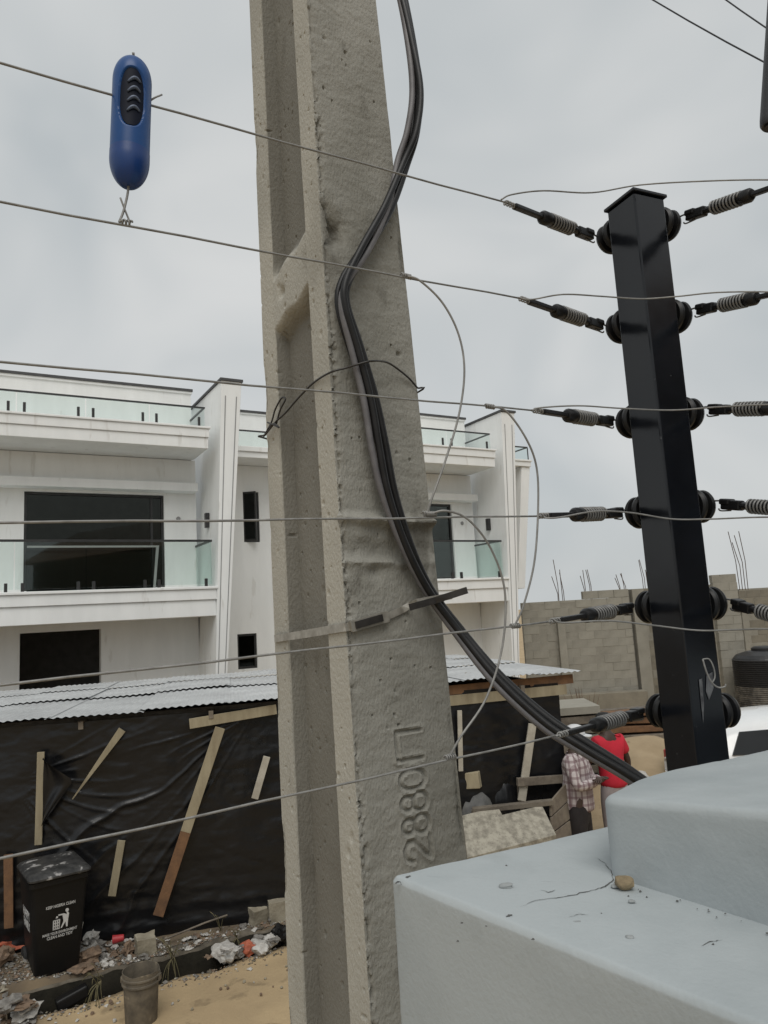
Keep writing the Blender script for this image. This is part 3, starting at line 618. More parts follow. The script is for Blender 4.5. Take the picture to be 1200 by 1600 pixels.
# crumbs and specks of mortar left along the step
m_ = MB()
for i in range(26):
    if i < 14: t = random.random(); px_, py_ = 962+238*t+random.uniform(-3, 9), 1386+64*t+random.uniform(-6, 14)
    else: px_, py_ = random.uniform(700, 1150), random.uniform(1330, 1480)
    q = onz(px_, py_, WT); r = random.uniform(.0006, .0022); a = random.uniform(0, 3)
    m_.add([q+r*np.array([math.cos(a+k*1.57), math.sin(a+k*1.57), 0])*random.uniform(.6, 1.4)+hZ*.001 for k in range(4)]+[q+hZ*(r*.8+.001)], [(0, 1, 4), (1, 2, 4), (2, 3, 4), (3, 0, 4)])
o = m_.build('mortar_crumbs', 'crack', origin=(.4, 1.0, WT)); tag(o, 'dark specks of mortar scattered along the wall step', 'crumbs', kind='stuff')
# ================================================================== CONCRETE POLE
attr_tint(MT['pole'], 'pale', (.47, .452, .395), .88); attr_tint(MT['pole'], 'dark_tone', (.155, .146, .124), .85)
AL = math.radians(35); E1 = np.array([math.cos(AL), math.sin(AL), 0]); E2 = np.array([-math.sin(AL), math.cos(AL), 0])
def pK(z): return np.stack([-.103-.0131*(z-2.741), np.full_like(z, 1.85), z], -1)
def pa(z): return .322-.0328*(z-2.741)
def ps(z): return .413-.021*(z-2.741)
zr = np.concatenate([np.arange(0.0, 2.25, .15), np.arange(2.25, 5.3, .0046), np.arange(5.3, 8.3, .2)])
def pz(x, y): return atY(x, y, 1.95)[2]
zf0, zf1, zf2, zf3 = pz(450, 486), pz(450, 462), pz(450, 392), pz(470, 348)   # solid cross-piece of the channel
RDM = .044
segs = []   # (lists of (e1 coefficient a, s, rd), count)
def seg(p, q, n): segs.extend([(tuple(np.array(p)*(1-t)+np.array(q)*t)) for t in np.linspace(0, 1, n, endpoint=False)])
# coefficients: (a, rd) for e1 and (s) for e2
seg((0, 0, 0), (.12, 0, 0), 22); seg((.12, 0, 0), (1, 0, 0), 92)
i_b1 = len(segs)
seg((1, 0, 0), (1, 0, .22), 4); seg((1, 0, .22), (1, -1, .28), 2); seg((1, -1, .28), (1, -1, .72), 3); seg((1, -1, .72), (1, 0, .78), 2); seg((1, 0, .78), (1, 0, 1), 2); seg((1, 0, 1), (0, 0, 1), 4)
i_c0 = len(segs)
seg((0, 0, 1), (0, 0, .79), 20); seg((0, 0, .79), (0, 1, .77), 13); seg((0, 1, .77), (0, 1, .25), 60); seg((0, 1, .25), (0, 0, .225), 13); seg((0, 0, .225), (0, 0, 0), 28)
S = np.array(segs); npz = len(S); Zr = zr[:, None]
zsl = Zr+(S[None, :, 2]-.5)*.085+.006*np.sin(S[None, :, 2]*19)          # the cross-piece was floated on a slant
rd = RDM*np.clip(1-(sstep(zf0, zf1, zsl)*(1-sstep(zf2, zf3, zsl))), 0, 1)
ja = pa(zr)[:, None] + 0*Zr
e1c = S[None, :, 0]*ja + S[None, :, 1]*rd; e2c = S[None, :, 2]*ps(zr)[:, None]
X = pK(zr)[:, None, :] + e1c[..., None]*E1 + e2c[..., None]*E2
gi = np.roll(X, -1, 1)-np.roll(X, 1, 1); gj = np.gradient(X, axis=0); nr_ = np.cross(gi, gj); nr_ /= np.linalg.norm(nr_, axis=2)[..., None]+1e-9
fl = X.reshape(-1, 3); cenp = (pK(zr)+.5*pa(zr)[:, None]*E1+.5*ps(zr)[:, None]*E2)[:, None, :]
if np.mean(np.sum(nr_[:, 3:110]*(-E2), axis=2)) < 0: nr_ = -nr_
sh2 = X.shape[:2]; broad = np.zeros(npz, bool); broad[:i_b1] = True; chan = np.zeros(npz, bool); chan[i_c0:] = True
d = .0030*vnoise(fl, 7, 5).reshape(sh2)*np.where(broad, 1.3, .6)[None]
d += np.where(broad, 1, 0)[None]*.0022*vnoise(fl*np.array([1, 1, 2.6]), 22, 4).reshape(sh2)
sm = e1c                                             # metres from the front arris across the broad face
crumb = np.clip(vnoise(fl*np.array([1, 1, .8]), 60, 4).reshape(sh2)*1.6+.35, 0, 1)
d -= broad[None]*.030*crumb*np.exp(-(np.maximum(sm-.001, 0)/(.010+.012*np.clip(vnoise(fl*np.array([.2, .2, 1])+8, 6, 3).reshape(sh2)+.2, 0, 1)))**2)*np.clip(.75+1.5*vnoise(fl*np.array([.3, .3, 1]), 4.5, 3).reshape(sh2), .05, 1.3)
# chipped outer arris
edge_r = broad[None]*np.exp(-((ja-sm)/.012)**2); d -= edge_r*.045*np.clip(vnoise(fl*np.array([.2, .2, 1]), 6, 6).reshape(sh2)-.05, 0, 1)
ch2 = chan[None]*np.exp(-((ps(zr)[:, None]-e2c)/.01)**2); d -= ch2*.035*np.clip(vnoise(fl*np.array([.2, .2, 1])+3, 6, 6).reshape(sh2)-.08, 0, 1)
# rough repair bands
for (px_, py_, hh, am) in ((600, 820, .013, .030), (600, 862, .026, -.018), (610, 850, .045, .008), (600, 880, .010, .014), (600, 345, .06, .005)):
    zb = pz(px_, py_); d += broad[None]*am*np.exp(-(((Zr-zb)+.02*vnoise(fl, 5, 2).reshape(sh2))/hh)**2)*(.6+.9*vnoise(fl, 18, 3).reshape(sh2))
# scoops knocked out of the arris
for (px_, py_, off, rr, dp) in ((512, 383, .028, .040, .046), (440, 430, -.25, .016, .014), (560, 900, .1, .02, .008), (528, 350, .02, .02, .012)):
    zb = pz(px_, py_)
    if off >= 0: dist = np.hypot(sm-off, Zr-zb)*np.where(broad, 1, 9)[None]
    else: dist = np.hypot(e2c-(-off), Zr-zb)*np.where(chan, 1, 9)[None]
    d -= dp*np.exp(-(dist/rr)**2)*(1+.5*vnoise(fl, 40, 3).reshape(sh2))
# blow holes
for _ in range(300):
    zb = RNG.uniform(2.3, 5.2); on_ch = RNG.random() < .84
    if on_ch: c = RNG.uniform(.02, .40); dist = np.hypot(e2c-c, (Zr-zb)*RNG.uniform(.6, 1)) ; msk = chan
    else: c = RNG.uniform(.03, .28); dist = np.hypot(sm-c, (Zr-zb)); msk = broad
    ri = np.where(np.abs(zr-zb) < .04)[0]
    if len(ri) == 0: continue
    rr = RNG.choice([.0026, .0032, .004, .0055, .0075], p=[.35, .3, .2, .1, .05])
    d[ri] -= (RNG.uniform(.004, .009)*np.exp(-(dist[ri]/rr)**4)*msk[None])
# cast number, reading upwards
GL = {'2': [[(.08, .72), (.22, .95), (.55, 1), (.85, .85), (.85, .62), (.55, .38), (.25, .18), (.08, 0)], [(.08, 0), (.95, .02)]],
      '1': [[(.4, 0), (.4, 1)]], '7': [[(-.1, 1), (.95, 1)], [(.95, 1), (.92, 0)]]}
el = lambda cx, cy, rx, ry: [[(cx+rx*math.cos(t), cy+ry*math.sin(t)) for t in np.linspace(0, 2*math.pi, 22)]]
GL['8'] = el(.5, .76, .33, .24)+el(.5, .27, .42, .28); GL['0'] = el(.5, .5, .45, .5)
for (chh, yc, hpx) in (('2', 1328, 40), ('8', 1289, 34), ('8', 1253, 34), ('0', 1217, 34), ('1', 1184, 20), ('7', 1160, 42)):
    zc = pz(648, yc); zw = abs(pz(648, yc-hpx/2)-pz(648, yc+hpx/2)); ri = np.where(np.abs(zr-zc) < zw*1.2)[0]
    sA, sB = .655*ja[ri], .405*ja[ri]; gx = sm[ri]; gzv = np.broadcast_to(Zr[ri], gx.shape); best = np.full(gx.shape, 9.0)
    for ln in GL[chh]:
        for (p, q) in zip(ln[:-1], ln[1:]):
            ps0 = sA+(sB-sA)*p[1]; pz0 = zc+(p[0]-.5)*zw; qs0 = sA+(sB-sA)*q[1]; qz0 = zc+(q[0]-.5)*zw
            dx, dz = qs0-ps0, qz0-pz0; tt = np.clip(((gx-ps0)*dx+(gzv-pz0)*dz)/(dx*dx+dz*dz+1e-9), 0, 1)
            best = np.minimum(best, np.hypot(gx-ps0-tt*dx, gzv-pz0-tt*dz))
    best = best + .0015*vnoise(fl.reshape(*sh2, 3)[ri].reshape(-1, 3), 60, 2).reshape(best.shape)
    d[ri] += broad[None]*(-.0066*(.55+.6*np.clip(vnoise(fl.reshape(*sh2, 3)[ri].reshape(-1, 3)+2, 22, 3).reshape(best.shape)+.6, 0, 1))*np.exp(-(best/.0050)**3)+.0024*np.exp(-((best-.0095)/.0035)**2))
X = X + nr_*d[..., None]
n0 = len(zr); ff = []
ii = np.arange(n0-1)[:, None]*npz; jj = np.arange(npz)[None, :]; j2 = (jj+1) % npz
ff = np.stack([(ii+jj).ravel(), (ii+j2).ravel(), (ii+npz+j2).ravel(), (ii+npz+jj).ravel()], 1).tolist(); ff.append([(n0-1)*npz+j for j in range(npz)])
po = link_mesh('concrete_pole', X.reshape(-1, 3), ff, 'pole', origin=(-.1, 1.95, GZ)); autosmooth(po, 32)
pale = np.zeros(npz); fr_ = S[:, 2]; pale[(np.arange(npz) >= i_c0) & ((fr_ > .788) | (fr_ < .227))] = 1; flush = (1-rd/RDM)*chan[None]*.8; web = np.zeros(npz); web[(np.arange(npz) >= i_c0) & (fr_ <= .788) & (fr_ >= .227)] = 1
set_attr(po, 'dark_tone', np.clip(web[None]*(rd/RDM)*(.75+.5*vnoise(fl, 2.5, 4).reshape(sh2))+broad[None]*crumb*np.exp(-(sm/.013)**2)*.9, 0, 1).ravel())  # darkens the recessed web and the crumbled front arris
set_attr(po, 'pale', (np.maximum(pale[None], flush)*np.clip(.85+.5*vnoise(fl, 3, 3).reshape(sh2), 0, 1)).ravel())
tag(po, 'weathered grey concrete utility pole with channelled side and cast number 288017', 'utility pole')
KP = np.array([-.11, 1.85, 0])
def on_broad(x, y, off=.0): return onpl(x, y, pK(np.array(3.5))-E2*off, E2)
def on_chan(x, y, off=.0): return onpl(x, y, pK(np.array(3.5))-E1*off, E1)

# ================================================================== CABLES ON THE POLE
path = [(600, -110, 2.02), (622, -30, 2.0), (640, 60, 1.98), (650, 140, 1.97), (644, 205, 1.96), (628, 255, None), (603, 325, None), (568, 390, None), (541, 440, None), (537, 478, None), (555, 545, None), (577, 625, None),
        (592, 700, None), (608, 770, None), (635, 850, None), (668, 920, None), (712, 982, 1.97), (775, 1058, 1.93), (850, 1126, 1.88), (915, 1168, 1.83), (985, 1212, 1.78), (1050, 1262, 1.74), (1090, 1330, 1.70), (1100, 1480, 1.68)]
offs = {'A': [10, 9, 8, 6, 5, 6, 8, 8, 8, 9, 10, 9, 10, 9, 9, 9, 10, 10, 9, 9, 9, 9, 9, 9],
        'B': [-2, -1, 0, 5, 6, 4, 0, -2, -1, 0, 1, 2, 3, 2, 1, 0, 0, -2, -3, -2, 2, 2, 2, 2],
        'C': [-10, -9, -7, -6, -6, -6, 4, 6, -2, -6, -6, -7, -11, -14, -13, -10, -9, -12, -13, -12, -10, -10, -9, -9],
        'D': [2, 3, 0, -2, -1, -2, -8, -8, -9, -8, -7, -4, -3, -4, -4, -3, -2, 4, 3, 3, -4, -4, -4, -4]}
info = {'A': (.0120, 'cable', 'thick black cable on the right of the bundle strapped to the concrete pole', .032), 'B': (.0105, 'cable', 'black cable in the middle of the bundle strapped to the concrete pole', .046),
        'C': (.0100, 'cablegrey', 'light grey cable twisting along the left of the black cable bundle', .036), 'D': (.0085, 'cable', 'thin black cable at the back of the bundle on the concrete pole', .016)}
PA = np.array([p[:2] for p in path], float); tg = np.gradient(PA, axis=0); tg /= np.linalg.norm(tg, axis=1)[:, None]; nrm2 = np.stack([-tg[:, 1], tg[:, 0]], 1)*-1
for key, (rad, mm, lab, off) in info.items():
    pts = []
    for i, (x, y, Y) in enumerate(path):
        q = PA[i]+nrm2[i]*(offs[key][i]*(.78 if i < 16 else .62)+3.2*math.sin(i*.9+ord(key)*1.7)*(1 if i < 16 else .5))
        if Y is None: pts.append(on_broad(q[0], q[1], off))
        else: pts.append(atY(q[0], q[1], Y-off*.6+.02))
    m_ = MB(); m_.tube(spline(pts, 8), rad*.9, 12); o = m_.build('power_cable', mm, smooth=True); tag(o, lab, 'cable', 'cables strapped to the concrete pole')
# steel strap with buckle and loose tail
zs_ = [on_chan(430, 998, .004), on_chan(538, 980, .004)]
st = empty('steel_strap', zs_[1], 'shiny steel strap and buckle round the concrete pole with a dark tail', 'strap')
def band(name, pts, wd, th, m, up=(0, 0, 1), parent=None):
    P_ = np.array(pts, float); T_ = np.gradient(P_, axis=0); T_ /= np.linalg.norm(T_, axis=1)[:, None]; upn = np.array(up, float); V_ = []
    for p_, t_ in zip(P_, T_):
        u_ = upn-t_*np.dot(upn, t_); u_ /= np.linalg.norm(u_); n_ = np.cross(t_, u_)
        V_ += [p_+u_*wd/2+n_*th/2, p_-u_*wd/2+n_*th/2, p_-u_*wd/2-n_*th/2, p_+u_*wd/2-n_*th/2]
    k = len(P_); Fc = [(4*i+j, 4*i+(j+1) % 4, 4*i+4+(j+1) % 4, 4*i+4+j) for i in range(k-1) for j in range(4)]+[(3, 2, 1, 0), (4*k-4, 4*k-3, 4*k-2, 4*k-1)]
    return link_mesh(name, V_, Fc, m, parent)
Kz = on_chan(540, 980, 0); kc = pK(np.array(Kz[2]))-.006*E1-.006*E2
band('band', [zs_[0]+E2*.004, on_chan(480, 990, .004), zs_[1], kc, on_broad(562, 976, .006), on_broad(608, 962, .010)], .021, .0015, 'strap', parent=st)
back_pts = [zs_[0]+E2*.004, zs_[0]+E2*.012+E1*.01, zs_[0]+E2*.012+E1*(pa(3.2)+.006), kc+E1*(pa(3.2)+.012)+E2*.0+hZ*.05]
band('rear_band', back_pts, .021, .0015, 'strap', parent=st)
band('buckle', [on_broad(548, 979, .012), on_broad(606, 963, .014)], .028, .008, 'strap', parent=st)
band('buckle_plate', [on_broad(556, 977, .020), on_broad(598, 965, .020)], .018, .004, 'strapdark', parent=st)
band('front_band', [on_broad(608, 962, .010), on_broad(630, 952, .006), on_broad(640, 946, .012), on_broad(652, 941, .05), on_broad(690, 934, .062), on_broad(706, 931, .05)], .018, .0015, 'strap', parent=st)
band('loose_tail', [on_broad(640, 949, .066), on_broad(680, 938, .072), atY(705, 930, 1.90), atY(730, 922, 1.88)], .017, .004, 'strapdark', parent=st)
# tie wire looped round the pole
tw = [on_broad(652, 606, .004), on_broad(640, 592, .006), on_broad(622, 577, .012), on_broad(604, 566, .03), on_broad(582, 564, .066), on_broad(560, 569, .055), on_broad(540, 575, .03), on_chan(516, 582, .012), on_chan(490, 598, .010), on_chan(466, 622, .012), on_chan(446, 645, .014), on_chan(430, 660, .018), on_chan(414, 680, .022)]
o = MB().tube(spline(tw, 6), .0028, 7).build('tie_wire', 'strapdark', smooth=True); tag(o, 'dark tie wire slung round the concrete pole and over the cables', 'wire')
for k, lp in enumerate(([(432, 662), (438, 640), (446, 624), (440, 622), (430, 640), (424, 660), (412, 682)], [(420, 668), (428, 662), (436, 668), (428, 664), (418, 660)])):
    q = MB().tube(spline([on_chan(x, y, .016+.006*k) for x, y in lp], 6), .0026, 7).build('knot', 'strapdark', o, smooth=True)
# wire goes on round the hidden side
q = MB().tube(spline([on_broad(652, 606, .004), on_broad(656, 612, .004)+E2*.02, on_chan(410, 684, .004)+E2*.02+E1*(pa(3.8)*.7), on_chan(412, 682, .01)+E2*.012, on_chan(414, 680, .022)], 5), .0026, 6).build('rear_loop', 'strapdark', o, smooth=True)

# ================================================================== ELECTRIC FENCE
FN = np.array([-.426, .651, 0]); FN /= np.linalg.norm(FN); FP = np.array([.218, 1.256, 0]); FD = np.array([.651, .426, 0]); FD /= np.linalg.norm(FD)
def onF(x, y): return onpl(x, y, FP, FN)
PX = np.array([.583, 1.495, 0]); cdir = -PX/np.linalg.norm(PX); ldir = np.array([cdir[1], -cdir[0], 0]);
if ldir[0] > 0: ldir = -ldir
bdir = -cdir; RD = np.array([.60, -.80, 0]); RN = np.array([.8, .6, 0])
def onR(x, y): return onpl(x, y, PX, RN)
post = empty('fence_post', PX+np.array([0, 0, 2.45]), 'glossy black square steel corner post carrying the electric fence', 'fence post')
hd = .059; ztop = atY(992, 312, 1.44)[2]+.018
m_ = MB(); m_.prism([PX+cdir*hd+hZ*2.45, PX-ldir*hd+hZ*2.45, PX+bdir*hd+hZ*2.45, PX+ldir*hd+hZ*2.45], hZ*(ztop-2.45)); shaft = m_.build('shaft', 'postblack', post, bevel=.004, seg=3)
hc = .066; m_ = MB(); m_.prism([PX+cdir*hc+hZ*(ztop+.001), PX-ldir*hc+hZ*(ztop+.001), PX+bdir*hc+hZ*(ztop+.001), PX+ldir*hc+hZ*(ztop+.001)], hZ*.007)
k_ = len(m_.V); m_.add([PX+cdir*hc*.9+hZ*(ztop+.0081), PX-ldir*hc*.9+hZ*(ztop+.0081), PX+bdir*hc*.9+hZ*(ztop+.0081), PX+ldir*hc*.9+hZ*(ztop+.0081), PX+hZ*(ztop+.016)], [(0, 1, 4), (1, 2, 4), (2, 3, 4), (3, 0, 4)])
m_.build('cap', 'postblack', post, bevel=.0015)
for z in (2.55, 2.80):
    m_ = MB(); m_.bar(PX+FN*-.03+hZ*z, PX-FN*.16+hZ*z, .05, .03, hZ); m_.build('bracket', 'postblack', post)
ins_y = [368, 508, 656, 797, 945, 1108]
ins_z = [atY(1000+.112*(y-300), y, 1.56)[2] for y in ins_y]
prof_i = [(r*1.06, t*1.05) for r, t in [(.013, -.004), (.013, .006), (.031, .008), (.0345, .013), (.0335, .019), (.021, .023), (.0205, .030), (.031, .033), (.0325, .038), (.029, .044), (.018, .047), (.005, .048)]]
INS = {}
for sgn, nm in ((1, 'L'), (-1, 'R')):
    ax = (ldir*sgn*.80+bdir*.60); ax /= np.linalg.norm(ax)
    for k, z in enumerate(ins_z):
        c = PX+(ldir*sgn+bdir)/math.sqrt(2)*.0417+ldir*sgn*.006+hZ*z
        m_ = MB(); m_.lathe(prof_i, c, (ldir*sgn+bdir)/math.sqrt(2), 28); ins = m_.build('insulator', 'plastic', post); autosmooth(ins, 35)
        cc = c+(ldir*sgn+bdir)/math.sqrt(2)*.0265; INS[nm, k] = cc
        # wire bail round the groove
        g = np.cross((ldir*sgn+bdir)/math.sqrt(2), hZ); rr = .026
        if np.dot(g, cdir) < 0: g = -g
        arc = [cc+rr*(g*math.cos(t)+hZ*math.sin(t)) for t in np.linspace(-2.6, 2.6, 22)]
        m_ = MB(); m_.tube(arc, .0018, 6); m_.build('bail_wire', 'spring', ins, smooth=True)
# loose tie loop and scuffs low on the post
zl = lambda x, y: atY(x, y, 1.40)
MB().tube(spline([zl(1098, 1030), zl(1104, 1050), zl(1112, 1066), zl(1122, 1074), zl(1132, 1073), zl(1134, 1069)], 5), .0016, 6).build('tie_loop', 'galv', post, smooth=True)
MB().tube(spline([zl(1098, 1030), zl(1108, 1030), zl(1115, 1043), zl(1117, 1058), zl(1112, 1068)], 5), .0014, 6).build('tie_loop', 'galv', post, smooth=True)
def on_rf(x, y, off=.0015): nf = (-ldir+cdir)/math.sqrt(2); return onpl(x, y, PX+cdir*hd+nf*off, nf)
for pl_ in ([(1092, 1062), (1097, 1060), (1100, 1100), (1099, 1130), (1096, 1105)], [(1104, 1055), (1113, 1050), (1115, 1075), (1108, 1094), (1103, 1080)]):
    link_mesh('scuff', [on_rf(x, y) for x, y in pl_], [tuple(range(len(pl_)))], 'scuff', shaft)
ORD = ['topmost', 'second', 'third', 'fourth', 'fifth', 'lowest']
def helix(A, B, r, turns, n=14):
    A = np.array(A); B = np.array(B); a, b, t = frame(B-A); k = int(turns*n)
    return [A+(B-A)*i/k+r*(a*math.cos(2*math.pi*i/n)+b*math.sin(2*math.pi*i/n)) for i in range(k+1)]
def spring(A, B, label, group):
    """A: insulator end, B: wire end"""
    A = np.array(A); B = np.array(B); ax = B-A; L_ = np.linalg.norm(ax); ax /= L_; q = lambda t, du=0, dn=0: A+ax*L_*t+du*up_+dn*sd_
    sd_ = np.cross(ax, hZ); sd_ /= np.linalg.norm(sd_); up_ = np.cross(sd_, ax); R_ = np.stack([sd_, up_, ax], 1)
    o = empty('tension_spring', q(.5), label, 'spring', group)
    m = MB(); m.box(q(.15), (.017, .020, L_*.17), R_); m.box(q(.10, .006), (.021, .012, L_*.09), R_); m.lathe([(.0075, 0), (.0075, L_*.08)], q(.22), ax, 12)
    m.build('clevis', 'plastic', o, bevel=.003)
    m = MB(); m.tube([q(.29), q(.60)], .0098, 14); m.build('core', 'plastic', o, smooth=False)
    m = MB(); m.tube(helix(q(.30), q(.555), .0128, 8.5, 16), .0022, 7); m.build('coil', 'spring', o, smooth=True)
    m = MB(); m.lathe([(.006, 0), (.0125, .001), (.0138, .005), (.0138, L_*.07), (.010, L_*.09), (.004, L_*.095)], q(.55), ax, 18); c = m.build('end_collar', 'plastic', o); autosmooth(c, 40)
    m = MB(); m.box(q(.76), (.0125, .0095, L_*.30), R_); m.build('pull_bar', 'plastic', o, bevel=.0025)
    m = MB(); m.tube(spline([q(.12, .0), q(.05, .007), q(-.05, .005), q(-.14, .0), q(-.18, -.004)], 5), .0019, 7); m.tube(spline([q(.14, -.011), q(.06, -.013), q(.035, -.012), q(.025, -.009)], 4), .0016, 6); m.build('hook', 'spring', o, smooth=True)
    m = MB(); m.tube(helix(q(.90), q(1.0), .0042, 4, 10), .0015, 6); m.tube([q(.86), q(1.02)], .0016, 6); m.build('wire_wrap', 'galv', o, smooth=True)
    return o
yl0 = [92, 308, 557, 808, 1062, 1333]; kn = [(788, 316), (812, 466), (834, 641), (842, 806), (860, 971), (872, 1149)]
for k in range(6):
    A = onF(0, yl0[k]); B = onF(*kn[k]); far = A-(B-A)*1.1
    n_ = 24; pts = [far+(B-far)*t+hZ*(-.006*math.sin(math.pi*t)+.0007*math.sin(40*t+k)) for t in np.linspace(0, 1, n_)]
    o = MB().tube(pts, .00165, 8).build('fence_wire', 'galv', smooth=True)
    tag(o, f'{ORD[k]} of the six long fence wires crossing in front of the concrete pole', 'fence wire', 'left run of fence wires')
    spring(INS['L', k]+ldir*.036+cdir*.014, onF(*kn[k]), f'{ORD[k]} tension spring on the left side of the black post', 'fence tension springs')
rs = [(1250, 278), (1250, 450), (1286, 636), (1318, 801), (1318, 992)]
for k in range(5):
    A = INS['R', k]-ldir*.036+cdir*.012; B = onR(*rs[k])
    spring(A, B, f'{ORD[k]} tension spring on the right side of the black post', 'fence tension springs')
    e = (B-A)/np.linalg.norm(B-A); o = MB().tube([B-e*.005, B+e*.35, B+e*.9], .00165, 8).build('fence_wire', 'galv', smooth=True)
    tag(o, f'{ORD[k]} short fence wire running out of frame right of the black post', 'fence wire', 'right run of fence wires')
def depth_pts(lst): return [atY(x, y, Y) for x, y, Y in lst]
jump = [[(783, 312, 1.27), (800, 304, 1.28), (850, 298, 1.32), (925, 301, 1.38), (1000, 289, 1.42), (1100, 283, 1.36), (1200, 281, 1.30), (1300, 285, 1.22)],
        [(810, 465, 1.285), (830, 468, 1.285), (880, 460, 1.30), (940, 463, 1.345), (1003, 467, 1.385), (1060, 463, 1.37), (1120, 457, 1.33), (1200, 456, 1.28), (1300, 460, 1.20)],
        [(830, 642, 1.30), (845, 637, 1.30), (905, 634, 1.32), (970, 638, 1.36), (1050, 641, 1.385), (1120, 636, 1.34), (1200, 632, 1.28), (1300, 632, 1.20)],
        [(842, 808, 1.30), (870, 809, 1.30), (930, 799, 1.33), (985, 801, 1.37), (1050, 811, 1.39), (1110, 811, 1.37), (1200, 808, 1.28), (1300, 812, 1.2)],
        [(862, 966, 1.30), (880, 973, 1.30), (950, 970, 1.33), (1020, 977, 1.375), (1090, 985, 1.385), (1150, 984, 1.34), (1200, 983, 1.28), (1300, 986, 1.2)]]
for k, j in enumerate(jump):
    o = MB().tube(spline(depth_pts(j), 7), .00155, 8).build('jumper_wire', 'galv', smooth=True); tag(o, f'{ORD[k] if k < 4 else "lowest"} loose jumper wire bridging the springs either side of the post', 'wire', 'jumper wires at the post')
def link_wire(px, lab):
    pts = []
    for (x, y, off) in px: pts.append(onF(x, y)-FN*off)
    o = MB().tube(spline(pts, 8), .00185, 8).build('link_wire', 'galv', smooth=True); tag(o, lab, 'wire', 'curved link wires between fence wires')
    for (x, y, off) in (px[0], px[-1]):
        c = onF(x, y); q = MB().tube(helix(c-FD*.008, c+FD*.012, .0034, 5, 10), .0014, 6).build('knot', 'galv', o, smooth=True)
link_wire([(633, 431, 0), (650, 442, .01), (680, 480, .02), (702, 530, .025), (711, 585, .025), (706, 650, .02), (688, 720, .015), (672, 775, .008), (667, 803, 0)], 'curved link wire from the second to the fourth fence wire beside the concrete pole')
link_wire([(764, 635, 0), (785, 645, .01), (810, 690, .02), (826, 735, .02), (828, 800, .02), (822, 880, .02), (812, 945, .01), (804, 978, 0)], 'curved link wire from the third to the fifth fence wire left of the springs')
link_wire([(672, 803, 0), (690, 800, .012), (720, 815, .02), (755, 860, .02), (776, 925, .02), (772, 1010, .02), (750, 1090, .015), (715, 1150, .008), (702, 1183, 0)], 'curved link wire from the fourth to the lowest fence wire past the cables')
# blue capsule indicator
cb = onF(201, 291); ct = onF(208, 93); axc = ct-cb; LC = np.linalg.norm(axc); axc /= LC; rc = .0255
vd = CAM-(cb+ct)/2; vd -= axc*np.dot(vd, axc); vd /= np.linalg.norm(vd); sd_ = np.cross(axc, vd)
ind = empty('fence_indicator', cb, 'blue plastic capsule hung between the two topmost fence wires', 'fence indicator')
def capsule(name, t0, t1, rfun, m, n=70, k=72, window=False, closed=True):
    V_ = []; ts = np.linspace(t0, t1, n)
    for t in ts:
        for j in range(k):
            a = 2*math.pi*j/k; r = rfun(t)
            if window:
                e = ((t-.61)/.205)**2; lx = math.sin(a)*rc/.0165
                if math.cos(a) > 0: r -= .0045*float(sstep(1.12, .88, (abs((t-.61)/.225)**2.6+abs(lx)**2.6)))
            V_.append(cb+axc*LC*t+r*(vd*math.cos(a)+sd_*math.sin(a)))
    Fc = [(i*k+j, i*k+(j+1) % k, (i+1)*k+(j+1) % k, (i+1)*k+j) for i in range(n-1) for j in range(k)]+[tuple(range(k-1, -1, -1)), tuple((n-1)*k+j for j in range(k))]
    return autosmooth(link_mesh(name, V_, Fc, m, ind), 50)
def rbody(t): return rc*math.sqrt(max(.001, 1-max(0, (t-.80)/.205)**2.2))
def rcap(t): return (rc*1.012)*math.sqrt(max(.02, 1-max(0, (.20-t)/.215)**2.0))
capsule('body', .255, 1.0, rbody, 'blue', 130, 110, True); capsule('end_cap', 0, .256, rcap, 'blue2', 50)
# dark lining of the window and its bright coils
V_ = []; n_, k_ = 70, 56
for i in range(n_):
    for j in range(k_):
        t = .61+(i/(n_-1)-.5)*.46; a = (j/(k_-1)-.5)*1.7
        V_.append(cb+axc*LC*t+(rc-.0022)*(vd*math.cos(a)+sd_*math.sin(a)))
keep = [tuple(f) for f in grid_faces(n_, k_) if abs(((f[0]//k_)/(n_-1)-.5)*.46/.222)**2.6+abs(math.sin(((f[0] % k_)/(k_-1)-.5)*1.7)*rc/.0163)**2.6 < 1]
link_mesh('window', V_, keep, 'bluedark', ind, smooth=True)
for k in range(4):
    tt = .725-.075*k; pts = [cb+axc*(LC*tt+.006*math.cos((a-.3)*1.0))+(rc-.0012)*(vd*math.cos(.1+a*.22)+sd_*math.sin(.1+a*.22)) for a in np.linspace(-1.5, 1.6, 14)]
    MB().tube(pts, [.0012+.0014*math.sin(math.pi*i/13) for i in range(14)], 7).build('coil', 'silver', ind, smooth=True)
MB().tube(spline([onF(207, 85)-FN*.004, onF(209, 95), onF(208, 105)], 4), .0018, 6).build('top_wire', 'galv', ind, smooth=True)
MB().tube(spline([onF(222, 160)+FN*.02, onF(238, 155), onF(253, 148)], 4), .0014, 6).build('top_tie', 'galv', ind, smooth=True)
MB().tube(spline([onF(201, 288), onF(199, 305), onF(193, 330), onF(187, 346), onF(189, 347)-FN*.004], 5), .0016, 6).build('lower_tie', 'galv', ind, smooth=True)
MB().tube(spline([onF(188, 309), onF(196, 330), onF(203, 347)], 5), .0013, 6).build('tie_end', 'galv', ind, smooth=True)
MB().tube(helix(onF(187, 346), onF(206, 349), .0032, 3.5, 10), .0014, 6).build('tie_wrap', 'galv', ind, smooth=True)
